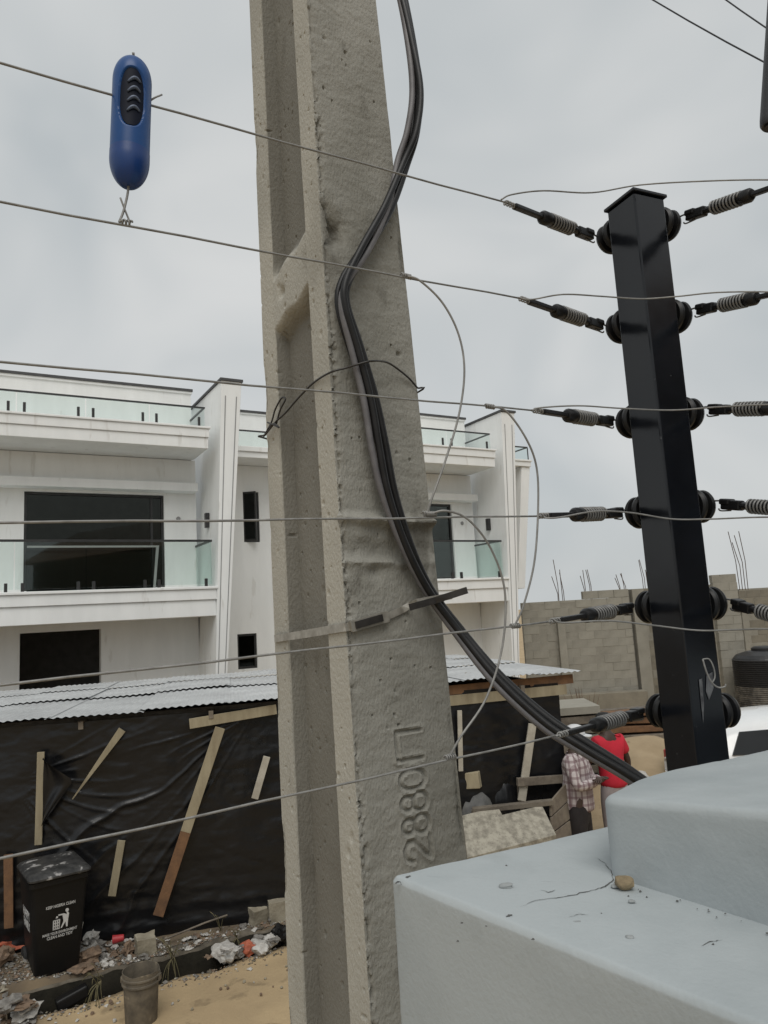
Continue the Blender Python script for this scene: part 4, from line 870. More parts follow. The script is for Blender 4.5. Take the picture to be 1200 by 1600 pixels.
# overhead lines and hanging pipe at the upper right
for (a, b, lab) in (((900, -75, 13), (1420, 210, 9), 'lower overhead line crossing the top right corner of the sky'), ((1020, -86, 14), (1420, 183, 10), 'upper overhead line crossing the top right corner of the sky')):
    A, B = atY(*a), atY(*b); o = MB().tube([A+(B-A)*t-hZ*.15*math.sin(math.pi*t) for t in np.linspace(-1.5, 2, 30)], .014, 6).build('overhead_line', 'cable', smooth=True); tag(o, lab, 'overhead line', 'overhead lines')
pc = empty('hanging_pipe', atY(1207, 196, 1.7), 'dark grey pipe end hanging at the right edge against the sky', 'pipe')
m_ = MB(); dd = atY(1222, -60, 1.7)-atY(1206, 196, 1.7); Lp = np.linalg.norm(dd); m_.lathe([(.012, .004), (.0235, 0), (.0275, .006), (.0285, .02), (.0285, Lp), (.0285, Lp*2.5)], atY(1206, 198, 1.7), dd, 28); autosmooth(m_.build('tube', 'conduit', pc), 40)
m_ = MB(); m_.lathe([(.004, .0), (.016, 0), (.016, .004), (.004, .004)], atY(1206, 198, 1.7)-dd/Lp*.003, dd, 20); m_.build('end_plug', 'tank', pc)

# ================================================================== WHEELIE BIN
def text_mesh(name, s, size, org, right, up_, m, parent, align='CENTER', sx=1.0):
    cu = bpy.data.curves.new(name, 'FONT'); cu.body = s; cu.size = size; cu.align_x = align; cu.extrude = .0006; cu.offset = size*.012
    ob = bpy.data.objects.new(name, cu); COL.objects.link(ob); bpy.context.view_layer.update()
    me = bpy.data.meshes.new_from_object(ob.evaluated_get(bpy.context.evaluated_depsgraph_get()))
    V_ = np.array([v.co[:] for v in me.vertices]); Fc = [p.vertices[:] for p in me.polygons]
    bpy.data.objects.remove(ob); bpy.data.curves.remove(cu); bpy.data.meshes.remove(me)
    nrm_ = np.cross(right, up_); W = np.array(org)+V_[:, :1]*sx*np.array(right)+V_[:, 1:2]*np.array(up_)+V_[:, 2:3]*nrm_
    return link_mesh(name, W, Fc, m, parent)
th = math.radians(36); bR = np.array([math.cos(th), math.sin(th), 0]); bD = np.array([-math.sin(th), math.cos(th), 0])
BC = np.array([-3.17, 7.0, 0]); BC[2] = gz(BC[0], BC[1])-.03
wb = empty('wheelie_bin', BC, 'black plastic wheelie bin with white printed litter symbol and dusty lid', 'bin')
def bp(x, y, z): return BC+bR*x+bD*y+hZ*z
lv = [(0.0, .215, .22, -.02), (.04, .225, .24, -.02), (.50, .255, .30, -.02), (.90, .28, .345, -.03), (.93, .285, .35, -.03), (.935, .300, .368, -.03), (.985, .302, .37, -.03)]
V_ = []; rk = 10
def rrect(hx, hy, cy, z, r=.05, n=5):
    o_ = []
    for (sx, sy, a0) in ((1, -1, -90), (1, 1, 0), (-1, 1, 90), (-1, -1, 180)):
        for t in range(n):
            a = math.radians(a0+90*t/(n-1)); o_.append(bp(sx*(hx-r)+r*math.cos(a), cy+sy*(hy-r)+r*math.sin(a), z))
    return o_
for (z, hx, hy, cy) in lv: V_ += rrect(hx, hy, cy, z)
k_ = 20; Fc = [(i*k_+j, i*k_+(j+1) % k_, (i+1)*k_+(j+1) % k_, (i+1)*k_+j) for i in range(len(lv)-1) for j in range(k_)]+[tuple(range(k_-1, -1, -1)), tuple((len(lv)-1)*k_+j for j in range(k_))]
bod = autosmooth(link_mesh('body', V_, Fc, 'bin', wb), 35)
lid_l = [(.990, .300, .375, -.03), (1.005, .312, .39, -.04), (1.022, .312, .39, -.04), (1.05, .285, .36, -.03), (1.072, .22, .30, -.02), (1.080, .10, .18, 0)]
V_ = []
for (z, hx, hy, cy) in lid_l: V_ += rrect(hx, hy, cy, z, .06)
Fc = [(i*k_+j, i*k_+(j+1) % k_, (i+1)*k_+(j+1) % k_, (i+1)*k_+j) for i in range(len(lid_l)-1) for j in range(k_)]+[tuple(range(k_-1, -1, -1)), tuple((len(lid_l)-1)*k_+j for j in range(k_))]
lid = autosmooth(link_mesh('lid', V_, Fc, 'binlid', wb), 35)
m_ = MB(); m_.box(bp(.02, -.20, 1.072), (.17, .07, .008), np.stack([bR, bD, hZ], 1)); m_.build('lid_sticker', 'paper', lid)
m_ = MB(); m_.tube([bp(-.24, .37, .97), bp(-.24, .42, .98), bp(.24, .42, .98), bp(.24, .37, .97)], .015, 8); m_.build('handle', 'bin', wb, smooth=True)
for sx in (-1, 1):
    m_ = MB(); m_.lathe([(.03, -.025), (.095, -.025), (.1, -.012), (.1, .012), (.095, .025), (.03, .025)], bp(sx*.235, .20, .10), bR, 20); wh = m_.build('wheel', 'rubber', wb); autosmooth(wh, 35)
def on_front(x, z):   # printed front face leans out with height
    hy = np.interp(z, [l[0] for l in lv], [l[2] for l in lv]); cy_ = np.interp(z, [l[0] for l in lv], [l[3] for l in lv]); return bp(x, cy_-hy-.003, z)
fup = on_front(0, .8)-on_front(0, .3); fup /= np.linalg.norm(fup)
text_mesh('print_line', 'KEEP NIGERIA CLEAN', .042, on_front(.01, .69), bR, fup, 'print', wb, sx=.72)
text_mesh('print_line', 'MAKE YOUR ENVIRONMENT', .038, on_front(.01, .415), bR, fup, 'print', wb, sx=.70)
text_mesh('print_line', 'CLEAN AND TIDY', .042, on_front(.01, .375), bR, fup, 'print', wb, sx=.75)
fn_ = np.cross(bR, fup)
def fpoly(name, pts, parent):
    m = MB(); m.prism([on_front(0, .46)+bR*x+fup*y for x, y in pts], fn_*.001); return m.build(name, 'print', parent)
sym = fpoly('symbol_figure', [(.075, .135), (.045, .150), (-.01, .152), (-.012, .140), (.03, .136), (.042, .07), (.015, .005), (.028, .005), (.062, .062), (.070, .005), (.084, .005), (.088, .08), (.096, .14), (.085, .158), (.070, .158)][::-1], wb)
fpoly('symbol_head', [(.075+.017*math.cos(t), .178+.019*math.sin(t)) for t in np.linspace(0, 2*math.pi, 14)[:-1]], sym)
for a in range(4): fpoly('symbol_bin', [(-.062+.019*a, .0), (-.053+.019*a, .0), (-.051+.02*a, .10), (-.062+.02*a, .10)], sym)
for a in range(4): fpoly('symbol_bin', [(-.062, .003+.03*a), (.006, .003+.03*a), (.006, .012+.03*a), (-.062, .012+.03*a)], sym)
fpoly('symbol_litter', [(-.035, .118), (-.015, .118), (-.012, .135), (-.03, .138)], sym)
def on_side(y, z):
    hx = np.interp(z, [l[0] for l in lv], [l[1] for l in lv]); return bp(-hx-.003, y, z)
sup = on_side(0, .8)-on_side(0, .3); sup /= np.linalg.norm(sup)
wb.scale = (.82, .82, .82)
text_mesh('print_line', 'HAPPY', .13, on_side(-.02, .56), -bD, sup, 'print', wb, sx=.9); text_mesh('print_line', 'FAMILY', .13, on_side(-.02, .45), -bD, sup, 'print', wb, sx=.78)

# ================================================================== BUCKET
bk = onz(221, 1598, GZ); bk[2] = gz(bk[0], bk[1])-.012
bu = empty('paint_bucket', bk, 'mud caked grey plastic bucket with a broken rim standing on the sand', 'bucket')
V_ = []; k_ = 40; prof_b = [(.118, 0), (.122, .01), (.135, .30), (.147, .305), (.147, .318), (.139, .322), (.140, .345), (.149, .350), (.149, .362), (.142, .366), (.143, .40), (.139, .40), (.135, .34), (.125, .10), (.115, .015), (.01, .012)]
for (r, z) in prof_b:
    for j in range(k_):
        a = 2*math.pi*j/k_; zz = z-(.03*max(0, math.sin(a*1.0+2.2))*max(0, math.sin(3*a+1)) if z > .37 else 0); rr = r*(1+.03*math.cos(2*a+.6)*z/.4)
        V_.append(bk+np.array([rr*math.cos(a), rr*math.sin(a), zz]))
Fc = [(i*k_+j, i*k_+(j+1) % k_, (i+1)*k_+(j+1) % k_, (i+1)*k_+j) for i in range(len(prof_b)-1) for j in range(k_)]+[tuple(range(k_-1, -1, -1)), tuple((len(prof_b)-1)*k_+j for j in range(k_))]
autosmooth(link_mesh('shell', V_, Fc, 'bucket', bu), 40)
for sx in (-1, 1):
    m_ = MB(); m_.box(bk+np.array([sx*.150, 0, .335]), (.018, .05, .05)); m_.build('handle_lug', 'bucket', bu, bevel=.006)

# ================================================================== LITTER, BLOCKS, SCRAP
def lump(name, c, size, m, label=None, cat=None, group=None, seed=0, amp=.5, fr=1.3, sub=3, parent=None, sharp=25, flat=True):
    b_ = bmesh.new(); bmesh.ops.create_icosphere(b_, subdivisions=sub, radius=1); V0 = np.array([v.co[:] for v in b_.verts]); Fc = [[v.index for v in f.verts] for f in b_.faces]; b_.free()
    nzv = vnoise(V0+seed*5.17, fr, 3); nz2_ = np.abs(vnoise(V0+seed*3.1+9, fr*2.3, 3)); V0 = V0*(1+amp*nzv+amp*.5*nz2_-amp*.35*np.abs(vnoise(V0+seed*1.3+4, fr*4.1, 2)))[:, None]
    V0 = V0*np.array(size); a = seed*2.4; Rz = np.array([[math.cos(a), -math.sin(a), 0], [math.sin(a), math.cos(a), 0], [0, 0, 1]]); V0 = V0@Rz.T
    if flat: V0[:, 2] -= V0[:, 2].min()+.12*size[2]
    o = link_mesh(name, V0+np.array(c), Fc, m, parent, origin=None if parent else c); autosmooth(o, sharp); tag(o, label, cat, group); return o
def sheet(name, c, sx, sy, m, label, cat, group=None, seed=0, amp=.35, parent=None):
    n = 9; a = seed*1.7; V_ = []
    g = np.array([[i/(n-1)-.5, j/(n-1)-.5, 0] for i in range(n) for j in range(n)])
    h = np.abs(vnoise(g*3+seed*4.4, 1, 2))*amp*max(sx, sy)+.004; ex = .12*vnoise(g*4+seed, 1, 2)
    V_ = np.stack([(g[:, 0]+ex)*sx, (g[:, 1]-ex)*sy, h], 1); Rz = np.array([[math.cos(a), -math.sin(a), 0], [math.sin(a), math.cos(a), 0], [0, 0, 1]])
    top = V_@Rz.T+np.array(c); bot = top-np.array([0, 0, .003]); F1 = grid_faces(n, n); F2 = grid_faces(n, n)[:, ::-1]+n*n
    rim = list(range(n))+[i*n+n-1 for i in range(1, n)]+[n*n-1-i for i in range(1, n)]+[(n-1-i)*n for i in range(1, n-1)]
    F3 = [(rim[i], rim[(i+1) % len(rim)], rim[(i+1) % len(rim)]+n*n, rim[i]+n*n) for i in range(len(rim))]
    o = link_mesh(name, np.concatenate([top, bot]), [tuple(f) for f in F1]+[tuple(f) for f in F2]+F3, m, parent, origin=None if parent else c); autosmooth(o, 30); tag(o, label, cat, group); return o
def gpt(x, y, z=BZ, lift=0):
    p = onz(x, y, z)
    for _ in range(4): p = onz(x, y, gz(p[0], p[1]))
    p[2] += lift; return p
def chunk(px, size, rz, rx, lab, seed):
    c = gpt(*px); b_ = bmesh.new(); bmesh.ops.create_cube(b_, size=1); bmesh.ops.subdivide_edges(b_, edges=b_.edges[:], cuts=5, use_grid_fill=True)
    V0 = np.array([v.co[:] for v in b_.verts])*np.array(size); Fc = [[v.index for v in f.verts] for f in b_.faces]; b_.free()
    V0 += (vnoise(V0+seed, 14, 3)*.018)[:, None]*np.sign(V0); Rm = np.array((Matrix.Rotation(rz, 3, 'Z') @ Matrix.Rotation(rx, 3, 'X')))
    V0 = V0@Rm.T; V0[:, 2] -= V0[:, 2].min()+.03; o = link_mesh('concrete_chunk', V0+c, Fc, 'cement', origin=c); autosmooth(o, 35); tag(o, lab, 'concrete chunk', 'concrete chunks on the drain bank'); return o
chunk((228, 1490), (.17, .13, .17), .5, .1, 'pale concrete chunk standing beside the red cup', 1)
chunk((402, 1442), (.15, .14, .16), .7, .15, 'smaller pale concrete chunk beside the foot of the rebar cage', 2)
chunk((436, 1436), (.21, .16, .21), .35, 0, 'large pale concrete chunk against the concrete pole by the drain', 3)
# red cup on its side
c = gpt(184, 1480, lift=.075); axd = np.array([.93, .2, .05]); m_ = MB(); m_.lathe([(.026, 0), (.030, .01), (.037, .095), (.040, .097), (.040, .101), (.035, .1), (.027, .012), (.004, .010)], c+axd*.06, -axd, 22); o = m_.build('plastic_cup', 'redlit', origin=c); autosmooth(o, 40); tag(o, 'bright red plastic cup lying on the rubbish', 'cup')
# foam tray with red scrap, standing on a stick over the pit
c = gpt(90, 1543, lift=.03); m_ = MB(); m_.box(c, (.32, .15, .03), np.array(Matrix.Rotation(.12, 3, 'Z') @ Matrix.Rotation(.28, 3, 'X'))); o = m_.build('foam_tray', 'paper', origin=c, bevel=.006); tag(o, 'flat white foam board lying at the edge of the drain pit', 'foam board')
lump('red_scrap', c+np.array([-.06, -.0, .03]), (.075, .05, .04), 'orangelit', 'crumpled orange red scrap on the white foam board', 'litter', seed=3, amp=.7)
a, b = gpt(86, 1556), None; m_ = MB(); m_.bar(c+np.array([.0, -.07, -.02]), c+np.array([.03, -.12, -.42]), .035, .01); o = m_.build('plastic_strip', 'paper', origin=c); tag(o, 'pale strip hanging from the foam board into the pit', 'litter')
m_ = MB(); q = gpt(114, 1500, lift=.0); m_.bar(q+np.array([0, 0, .0]), q+np.array([.05, .05, .30]), .05, .006, bR); o = m_.build('paper_strip', 'paper', origin=q); tag(o, 'upright white paper strip leaning by the right corner of the wheelie bin', 'litter')
q = gpt(140, 1492, lift=.06); m_ = MB(); m_.box(q, (.14, .05, .025), np.array(Matrix.Rotation(.6, 3, 'Z') @ Matrix.Rotation(-.5, 3, 'Y'))); o = m_.build('card_box', 'paper', origin=q, bevel=.003); tag(o, 'slim pale carton tipped on the rubbish in front of the red cup', 'carton')
# dark container lying at the drain lip
q = gpt(113, 1566, GZ, .04); m_ = MB(); m_.box(q, (.26, .10, .10), np.array(Matrix.Rotation(.55, 3, 'Z') @ Matrix.Rotation(-.25, 3, 'Y'))); o = m_.build('plastic_container', 'bin', origin=q, bevel=.02, seg=3); tag(o, 'black plastic container lying at the drain lip near the bucket', 'container')
# bags along the drain lip
for (px, py, sz, mm, lab, sd) in ((352, 1503, (.15, .10, .075), 'paper', 'largest white plastic bag on the drain lip', 1), (374, 1498, (.06, .05, .05), 'greylit', 'small grey rag beside the largest white bag', 2), (386, 1494, (.08, .06, .055), 'orangelit', 'salmon red wrapper between two white bags on the drain lip', 4),
                              (404, 1490, (.12, .08, .06), 'paper', 'white plastic bag right of the salmon wrapper', 5), (422, 1482, (.07, .06, .06), 'paper', 'small pale bag next to the dark bundle by the pole', 6), (436, 1476, (.09, .08, .08), 'bin', 'dark bundle on the drain lip beside the concrete pole', 7),
                              (405, 1480, (.08, .05, .05), 'greylit', 'crumpled grey film on top of the white bag at the drain lip', 8)):
    lump('plastic_bag', gpt(px, py, GZ), sz, mm, lab, 'litter', seed=sd, amp=.55, fr=1.8)
# rags left of the bin
for (px, py, sz, mm, lab, sd) in ((6, 1466, (.17, .14, .06), 'bluelit', 'blue cloth heap left of the wheelie bin', 11), (8, 1490, (.17, .15, .07), 'orangelit', 'faded red cloth below the blue heap at the left edge', 12), (4, 1508, (.09, .08, .07), 'brownlit', 'brown torn sack leaning at the left edge of the rubbish', 13),
                              (28, 1540, (.13, .09, .018), 'brownlit', 'flattened tan carton in front of the wheelie bin', 14), (40, 1590, (.12, .1, .05), 'paper', 'white stone like lump at the bottom left of the pit', 15), (12, 1580, (.09, .08, .05), 'greylit', 'grey rubble lump at the lower left corner', 16),
                              (30, 1575, (.13, .08, .03), 'brownlit', 'mud slab overhanging the left side of the pit', 17), (150, 1489, (.085, .07, .055), 'greylit', 'grey crumpled plastic heap left of the slim carton', 18), (146, 1472, (.10, .07, .05), 'paper', 'pale film heap behind the slim carton', 19),
                              (137, 1505, (.10, .08, .06), 'brownlit', 'brown paper bag right of the wheelie bin', 20), (128, 1520, (.10, .07, .03), 'brownlit', 'pinkish brown crumpled sheet at the kerb by the bin', 21), (200, 1494, (.06, .05, .06), 'brownlit', 'brown rubble lump left of the concrete chunk', 22), (165, 1466, (.06, .05, .08), 'greylit', 'grey torn cup left of the red cup', 23)):
    lump('rubbish_lump', gpt(px, py), sz, mm, lab, 'rubbish', seed=sd, amp=.9, fr=1.9, sharp=14)
kinds = [('paper_scrap', 'paper', 'small crumpled white scrap strewn along the drain bank', 'white litter scraps'), ('grey_scrap', 'greylit', 'small grey scrap strewn along the drain bank', 'grey litter scraps'), ('brown_scrap', 'brownlit', 'small brown scrap strewn along the drain bank', 'brown litter scraps')]
for i in range(230):
    r_ = random.random()
    if r_ < .55: px, py = random.uniform(110, 240), random.uniform(1462, 1530)
    elif r_ < .75: px, py = random.uniform(-5, 60), random.uniform(1540, 1600)
    else:
        px = random.uniform(240, 445); py = 1508-.23*(px-240)+random.uniform(-28, 10)
    k = random.choices((0, 1, 2), (.3, .4, .3))[0]; nm, mm, lab, grp = kinds[k]; p = gpt(px, py)
    uvp = np.array([p[0], p[1]])
    if VR-.01 < uvp@ND < VB+.02 and uvp@ED > .1: continue
    s_ = random.uniform(.012, .05)
    if random.random() < .5: lump(nm, p, (s_, s_*random.uniform(.5, .9), s_*random.uniform(.3, .7)), mm, lab, 'litter', grp, seed=i+30, amp=.9, fr=1.8, sub=2, sharp=12)
    else: sheet(nm, p+np.array([0, 0, .01]), s_*2.2, s_*1.5, mm, lab, 'litter', grp, seed=i)
for i in range(22):   # pebbles on the sand
    px = random.uniform(120, 450); py = 1590-.22*(px-120)+random.uniform(-8, 40)
    if py > 1602: continue
    lump('sand_pebble', gpt(px, py, GZ), (random.uniform(.006, .015),)*3, random.choice(('cement', 'paper', 'brownlit')), 'small pebble lying on the sand by the drain', 'pebble', 'pebbles on the sand', seed=i+300, amp=.5, sub=2)
# fine debris trodden into the bank
dm = ['paper', 'greylit', 'brownlit', 'cement', 'soil']; V_, Fc, mi = [], [], []
for i in range(5200):
    r_ = random.random()
    if r_ < .55: u_, v_ = random.uniform(-.2, 1.5), VB+abs(random.gauss(.0, .22))+.02
    elif r_ < .75: u_, v_ = random.uniform(-.6, .12), random.uniform(6.6, 7.6)
    elif r_ < .92: u_, v_ = random.uniform(1.2, UEND), VB+abs(random.gauss(.0, .15))+.02
    else: u_, v_ = random.uniform(.3, UEND), VR-abs(random.gauss(.0, .10))
    q = u_*ED+v_*ND; z = gz(q[0], q[1])
    if VB < v_ < VB+.13 and u_ > .1: z = max(z, .345)
    s_ = random.uniform(.004, .017)*(1 if random.random() < .9 else 2); a = random.uniform(0, 6.3); c = np.array([q[0], q[1], z]); k = len(V_)
    for j in range(4): V_.append(c+s_*random.uniform(.5, 1.3)*np.array([math.cos(a+j*1.57), math.sin(a+j*1.57), 0])+hZ*random.uniform(-.002, s_*.6))
    V_.append(c+hZ*s_*random.uniform(.3, 1.1)); Fc += [(k, k+1, k+4), (k+1, k+2, k+4), (k+2, k+3, k+4), (k+3, k, k+4)]; mi += [random.choices(range(5), (.14, .25, .3, .13, .18))[0]]*4
o = link_mesh('fine_debris', V_, Fc, dm[0], origin=(-2.5, 7.2, BZ))
for mm in dm[1:]: o.data.materials.append(MT[mm])
o.data.polygons.foreach_set('material_index', mi); tag(o, 'fine rubble and shredded litter trodden into the drain bank', 'debris', kind='stuff')
# dry weeds hanging over the kerb
for i, (px, py) in enumerate(((152, 1538), (158, 1532), (268, 1498), (272, 1495), (370, 1465), (236, 1512), (345, 1455))):
    p = gpt(px, py); o = empty('dry_weed', p, 'wisp of dry weed rooted on the drain kerb', 'weed', 'dry weeds on the drain kerb')
    m_ = MB()
    for k in range(9):
        a = random.uniform(0, 6.28); rr = random.uniform(.05, .16); hgt = random.uniform(.03, .2); down = random.random() < .6
        tip = p+np.array([rr*math.cos(a), -abs(rr*math.sin(a)), -.22 if down else hgt]); m_.tube(spline([p, (p+tip)/2+np.array([0, -.03, .06]), tip], 4), [.003]*8+[.001], 4)
    m_.build('stems', 'dead', o)
# rebar cage standing by the chunks
q = gpt(406, 1424); cg = empty('rebar_cage', q, 'thin rusty rebar column cage standing in front of the black sheeting', 'rebar cage')
for sx in (-.07, .07):
    for sy in (-.07, .07):
        m_ = MB(); m_.tube([q+np.array([sx, sy, -.1]), q+np.array([sx+.01, sy, .9]), q+np.array([sx, sy, 1.75])], .006, 6); m_.build('bar', 'rust', cg)
for k in range(6):
    z = .15+.28*k; m_ = MB(); m_.tube([q+np.array([a*.08, b*.08, z+random.uniform(-.02, .02)]) for a, b in ((-1, -1), (1, -1), (1, 1), (-1, 1), (-1, -1))], .004, 5); m_.build('stirrup', 'rust', cg)
q = gpt(245, 1478); m_ = MB(); m_.tube([q+np.array([0, 0, .03]), q+np.array([.42, .16, .12]), q+np.array([.62, .24, .15])], .009, 6); o = m_.build('stick', 'plankgrey', smooth=True); tag(o, 'thin stick lying on the bank right of the concrete chunk by the red cup', 'stick')

# ================================================================== YARD SCRAP RIGHT OF THE POLE
def quad_slab(name, pts, ext, m, parent=None, bevel=.004): mm_ = MB(); mm_.prism(pts, ext); return mm_.build(name, m, parent, bevel=bevel)
bpx = [(722, 1274), (746, 1268), (780, 1264), (785, 1273), (847, 1258), (869, 1304), (800, 1322), (730, 1340)]
bplane = atY(785, 1270, 7.95); bnv = np.array([0.02, -.16, 1.0]); bnv /= np.linalg.norm(bnv)
bpts = [onpl(x, y, bplane, bnv) for x, y in bpx]
sb = quad_slab('speckled_board', bpts[::-1], -bnv*.06, 'chip'); tag(sb, 'broad speckled pale board with notched edge lying behind the perimeter wall', 'board')
for k, (x, y) in enumerate(((750, 1300), (835, 1285))):
    p = onpl(x, y, bplane, bnv); zt = p[2]-.075; n_ = 4; o = empty('block_stack', np.array([p[0], p[1], GZ]), 'stack of concrete blocks under the %s end of the speckled board' % ('left' if k == 0 else 'right'), 'block stack')
    for i in range(n_):
        h_ = (zt-GZ)/n_; m_ = MB(); m_.box((p[0], p[1], GZ+h_*(i+.5)), (.22, .40, h_-.006)); m_.build('block', 'block', o, bevel=.008)
TL, TRr, BR_, BL = atY(860, 1252, 8.1), atY(884, 1224, 8.38), atY(897, 1330, 8.3), atY(866, 1345, 8.0)
TL2, TR2 = BL+(TL-BL), BR_+(TRr-BR_); wp = empty('wooden_panel', np.array([TL[0], TL[1], GZ]), 'leaning grey panel of weathered planks beside the person in the checked shirt', 'wooden panel')
nv_ = np.cross(TRr-TL, BL-TL); nv_ /= np.linalg.norm(nv_)
gB, gA = BR_+(BR_-TRr)*.9, BL+(BL-TL)*.9
for i in range(7):
    a, b = i/7+.006, (i+1)/7-.006; pts = [TL+(gA-TL)*a, TRr+(gB-TRr)*a, TRr+(gB-TRr)*b, TL+(gA-TL)*b]; quad_slab('plank', pts, nv_*.022, 'plankgrey', wp)
def beam(px0, Y0, px1, Y1, w_, t_, m, name, lab, cat, group=None):
    A, B = atY(*px0, Y0), atY(*px1, Y1); m_ = MB(); m_.bar(A, B, w_, t_, hZ if abs((B-A)[2]) < np.linalg.norm(B-A)*.6 else np.array([1, 0, 0])); o = m_.build(name, m, bevel=.004); tag(o, lab, cat, group); return o
beam((808, 1222), 8.35, (890, 1216), 8.5, .085, .05, 'plankgrey', 'timber_beam', 'upper dark timber rail behind the leaning wooden panel', 'timber')
beam((738, 1266), 8.12, (863, 1253), 8.1, .05, .09, 'plankgrey', 'timber_beam', 'lower timber rail above the speckled board', 'timber')
for k, px in enumerate(((812, 1228), (884, 1222))):
    A = atY(*px, 8.45); m_ = MB(); m_.bar(np.array([A[0], A[1]+.03, GZ]), A+np.array([0, .03, .02]), .06, .06, np.array([1, 0, 0])); o = m_.build('timber_post', 'plankgrey'); tag(o, '%s short post carrying the upper dark timber rail' % ('left' if k == 0 else 'right'), 'timber')
A = atY(742, 1268, 8.15); m_ = MB(); m_.bar(np.array([A[0], A[1]+.05, GZ]), A+np.array([0, .05, 0]), .06, .06, np.array([1, 0, 0])); o = m_.build('timber_post', 'plankgrey'); tag(o, 'post under the left end of the lower timber rail', 'timber')
for k, (a, b) in enumerate((((850, 1150), (862, 1262)), ((856, 1145), (871, 1258)), ((864, 1152), (848, 1260)), ((845, 1170), (838, 1258)), ((868, 1160), (880, 1250)))):
    A, B = atY(*a, 8.95), atY(b[0], b[1]+60, 8.75); m_ = MB(); m_.bar(A, B, random.uniform(.03, .05), .022, np.array([1, 0, 0])); o = m_.build('batten_offcut', random.choice(('plankgrey', 'plankwhite')), bevel=.002); tag(o, 'upright timber offcut in the cluster left of the person in the checked shirt', 'timber', 'upright offcuts by the shed corner')
p = atY(752, 1262, 8.55); lump('tarp_bundle', (p[0]-.05, p[1], GZ), (.34, .28, .70), 'tarpgrey', 'grey folded tarpaulin bundle behind the speckled board', 'tarpaulin', seed=41, amp=.16, fr=1.1, sub=4, sharp=60)
p = atY(778, 1245, 8.62); lump('black_tarp_bundle', (p[0], p[1], GZ), (.26, .22, .80), 'tarp', 'black plastic sheet heaped over the grey tarpaulin bundle', 'tarpaulin', seed=44, amp=.22, fr=1.5, sub=4, sharp=60)
A, B = atY(712, 1219, 8.45), atY(751, 1217, 8.35); m_ = MB(); m_.bar(A, B, .17, .16, hZ); o = m_.build('timber_block', 'plank', bevel=.008); tag(o, 'short yellow timber block on the bundle right of the concrete pole', 'timber')
m_ = MB(); m_.bar((A+B)/2-hZ*.085, np.array([((A+B)/2)[0], ((A+B)/2)[1]+.02, GZ]), .1, .1, np.array([1, 0, 0])); o = m_.build('timber_post', 'plankgrey'); tag(o, 'stump carrying the short yellow timber block', 'timber')
# stacked old sheets, dry brush behind the shed corner
q = atY(888, 1100, 12.0); q[2] = GZ; o = empty('sheet_stack', q, 'stack of dark weathered boards beyond the shed corner', 'board stack')
for i in range(11):
    m_ = MB(); m_.box(q+np.array([random.uniform(-.05, .05), random.uniform(-.1, .1), .06+.145*i]), (.72+random.uniform(-.06, .06), 1.0, .115), np.array(Matrix.Rotation(random.uniform(-.08, .08), 3, 'Z') @ Matrix.Rotation(random.uniform(-.05, .05), 3, 'Y'))); m_.build('board', random.choice(('plankgrey', 'soil', 'plankgrey', 'block')), o, bevel=.006)
q = atY(914, 1128, 13.0); q[2] = GZ; o = empty('dry_shrub', q, 'dry brown brush standing against the block building plinth', 'shrub'); m_ = MB()
for k in range(70):
    a = random.uniform(0, 6.28); hh = random.uniform(.9, 1.75); r_ = random.uniform(.05, .35); tip = q+np.array([r_*math.cos(a), r_*math.sin(a), hh]); m_.tube(spline([q+np.array([.05*math.cos(a), .05*math.sin(a), 0]), q+np.array([.3*r_*math.cos(a), .3*r_*math.sin(a), hh*.55]), tip], 4), [.009]*4+[.006]*4+[.002], 4)
m_.build('twigs', 'brownlit', o)
# timber pile beyond the sand heap
for i in range(12):
    c = atY(1035+random.uniform(-8, 8), 1150, 15.2); z = GZ+.10+.16*(i//2); m_ = MB(); rz = random.uniform(-.25, .15)
    cc = np.array([c[0]+random.uniform(-.3, .3), c[1]+.35*(i % 2)+random.uniform(-.05, .05), z]); dv = np.array([math.cos(rz), math.sin(rz), random.uniform(-.02, .03)])*1.5
    m_.bar(cc-dv, cc+dv, .26, .12, np.array([0, 1, 0])); o = m_.build('timber_log', random.choice(('plankgrey', 'plankbrown', 'plankgrey')), bevel=.01); tag(o, 'weathered timber in the pile beyond the sand heap', 'timber', 'timber pile beyond the sand heap')
# sand heap
n_ = 70; V_ = []; hc_ = atY(1012, 1200, 12.2)
for i in range(n_):
    for j in range(n_):
        x, y = (i/(n_-1)-.5)*4.6, (j/(n_-1)-.5)*4.2; r = math.hypot(x/1.5, y/1.4); V_.append((hc_[0]+x, hc_[1]+y, GZ-.06+1.02*math.exp(-r**1.7)))
V_ = np.array(V_); V_[:, 2] += vnoise(V_, 2.2, 4)*.09*np.clip((V_[:, 2]-GZ)*3, 0, 1)
o = link_mesh('sand_heap', V_, grid_faces(n_, n_), 'heap', smooth=True); tag(o, kind='structure')
# white sack on the sand
q = atY(1000, 1207, 9.8); q[2] = GZ; lump('white_sack', q, (.26, .2, .48), 'paper', 'white sack standing on the sand right of the person in the red shirt', 'sack', seed=51, amp=.3, fr=1.4, sub=4, sharp=60)
# planks scattered on the sand
for i, (px, py, ln, rz, lab) in enumerate(((925, 1268, .55, -.15, 'dark stick lying on the sand between the two people'), (938, 1255, .4, .3, 'short pale stick on the sand below the person in red'), (915, 1250, .3, -.4, 'small stick on the sand right of the checked shirt'))):
    q = onz(px, py, GZ+.03); m_ = MB(); m_.bar(q-np.array([math.cos(rz), math.sin(rz), 0])*ln/2, q+np.array([math.cos(rz), math.sin(rz), 0])*ln/2, .05, .03, hZ); o = m_.build('stick', 'plankgrey' if i != 1 else 'plankwhite'); tag(o, lab, 'stick')

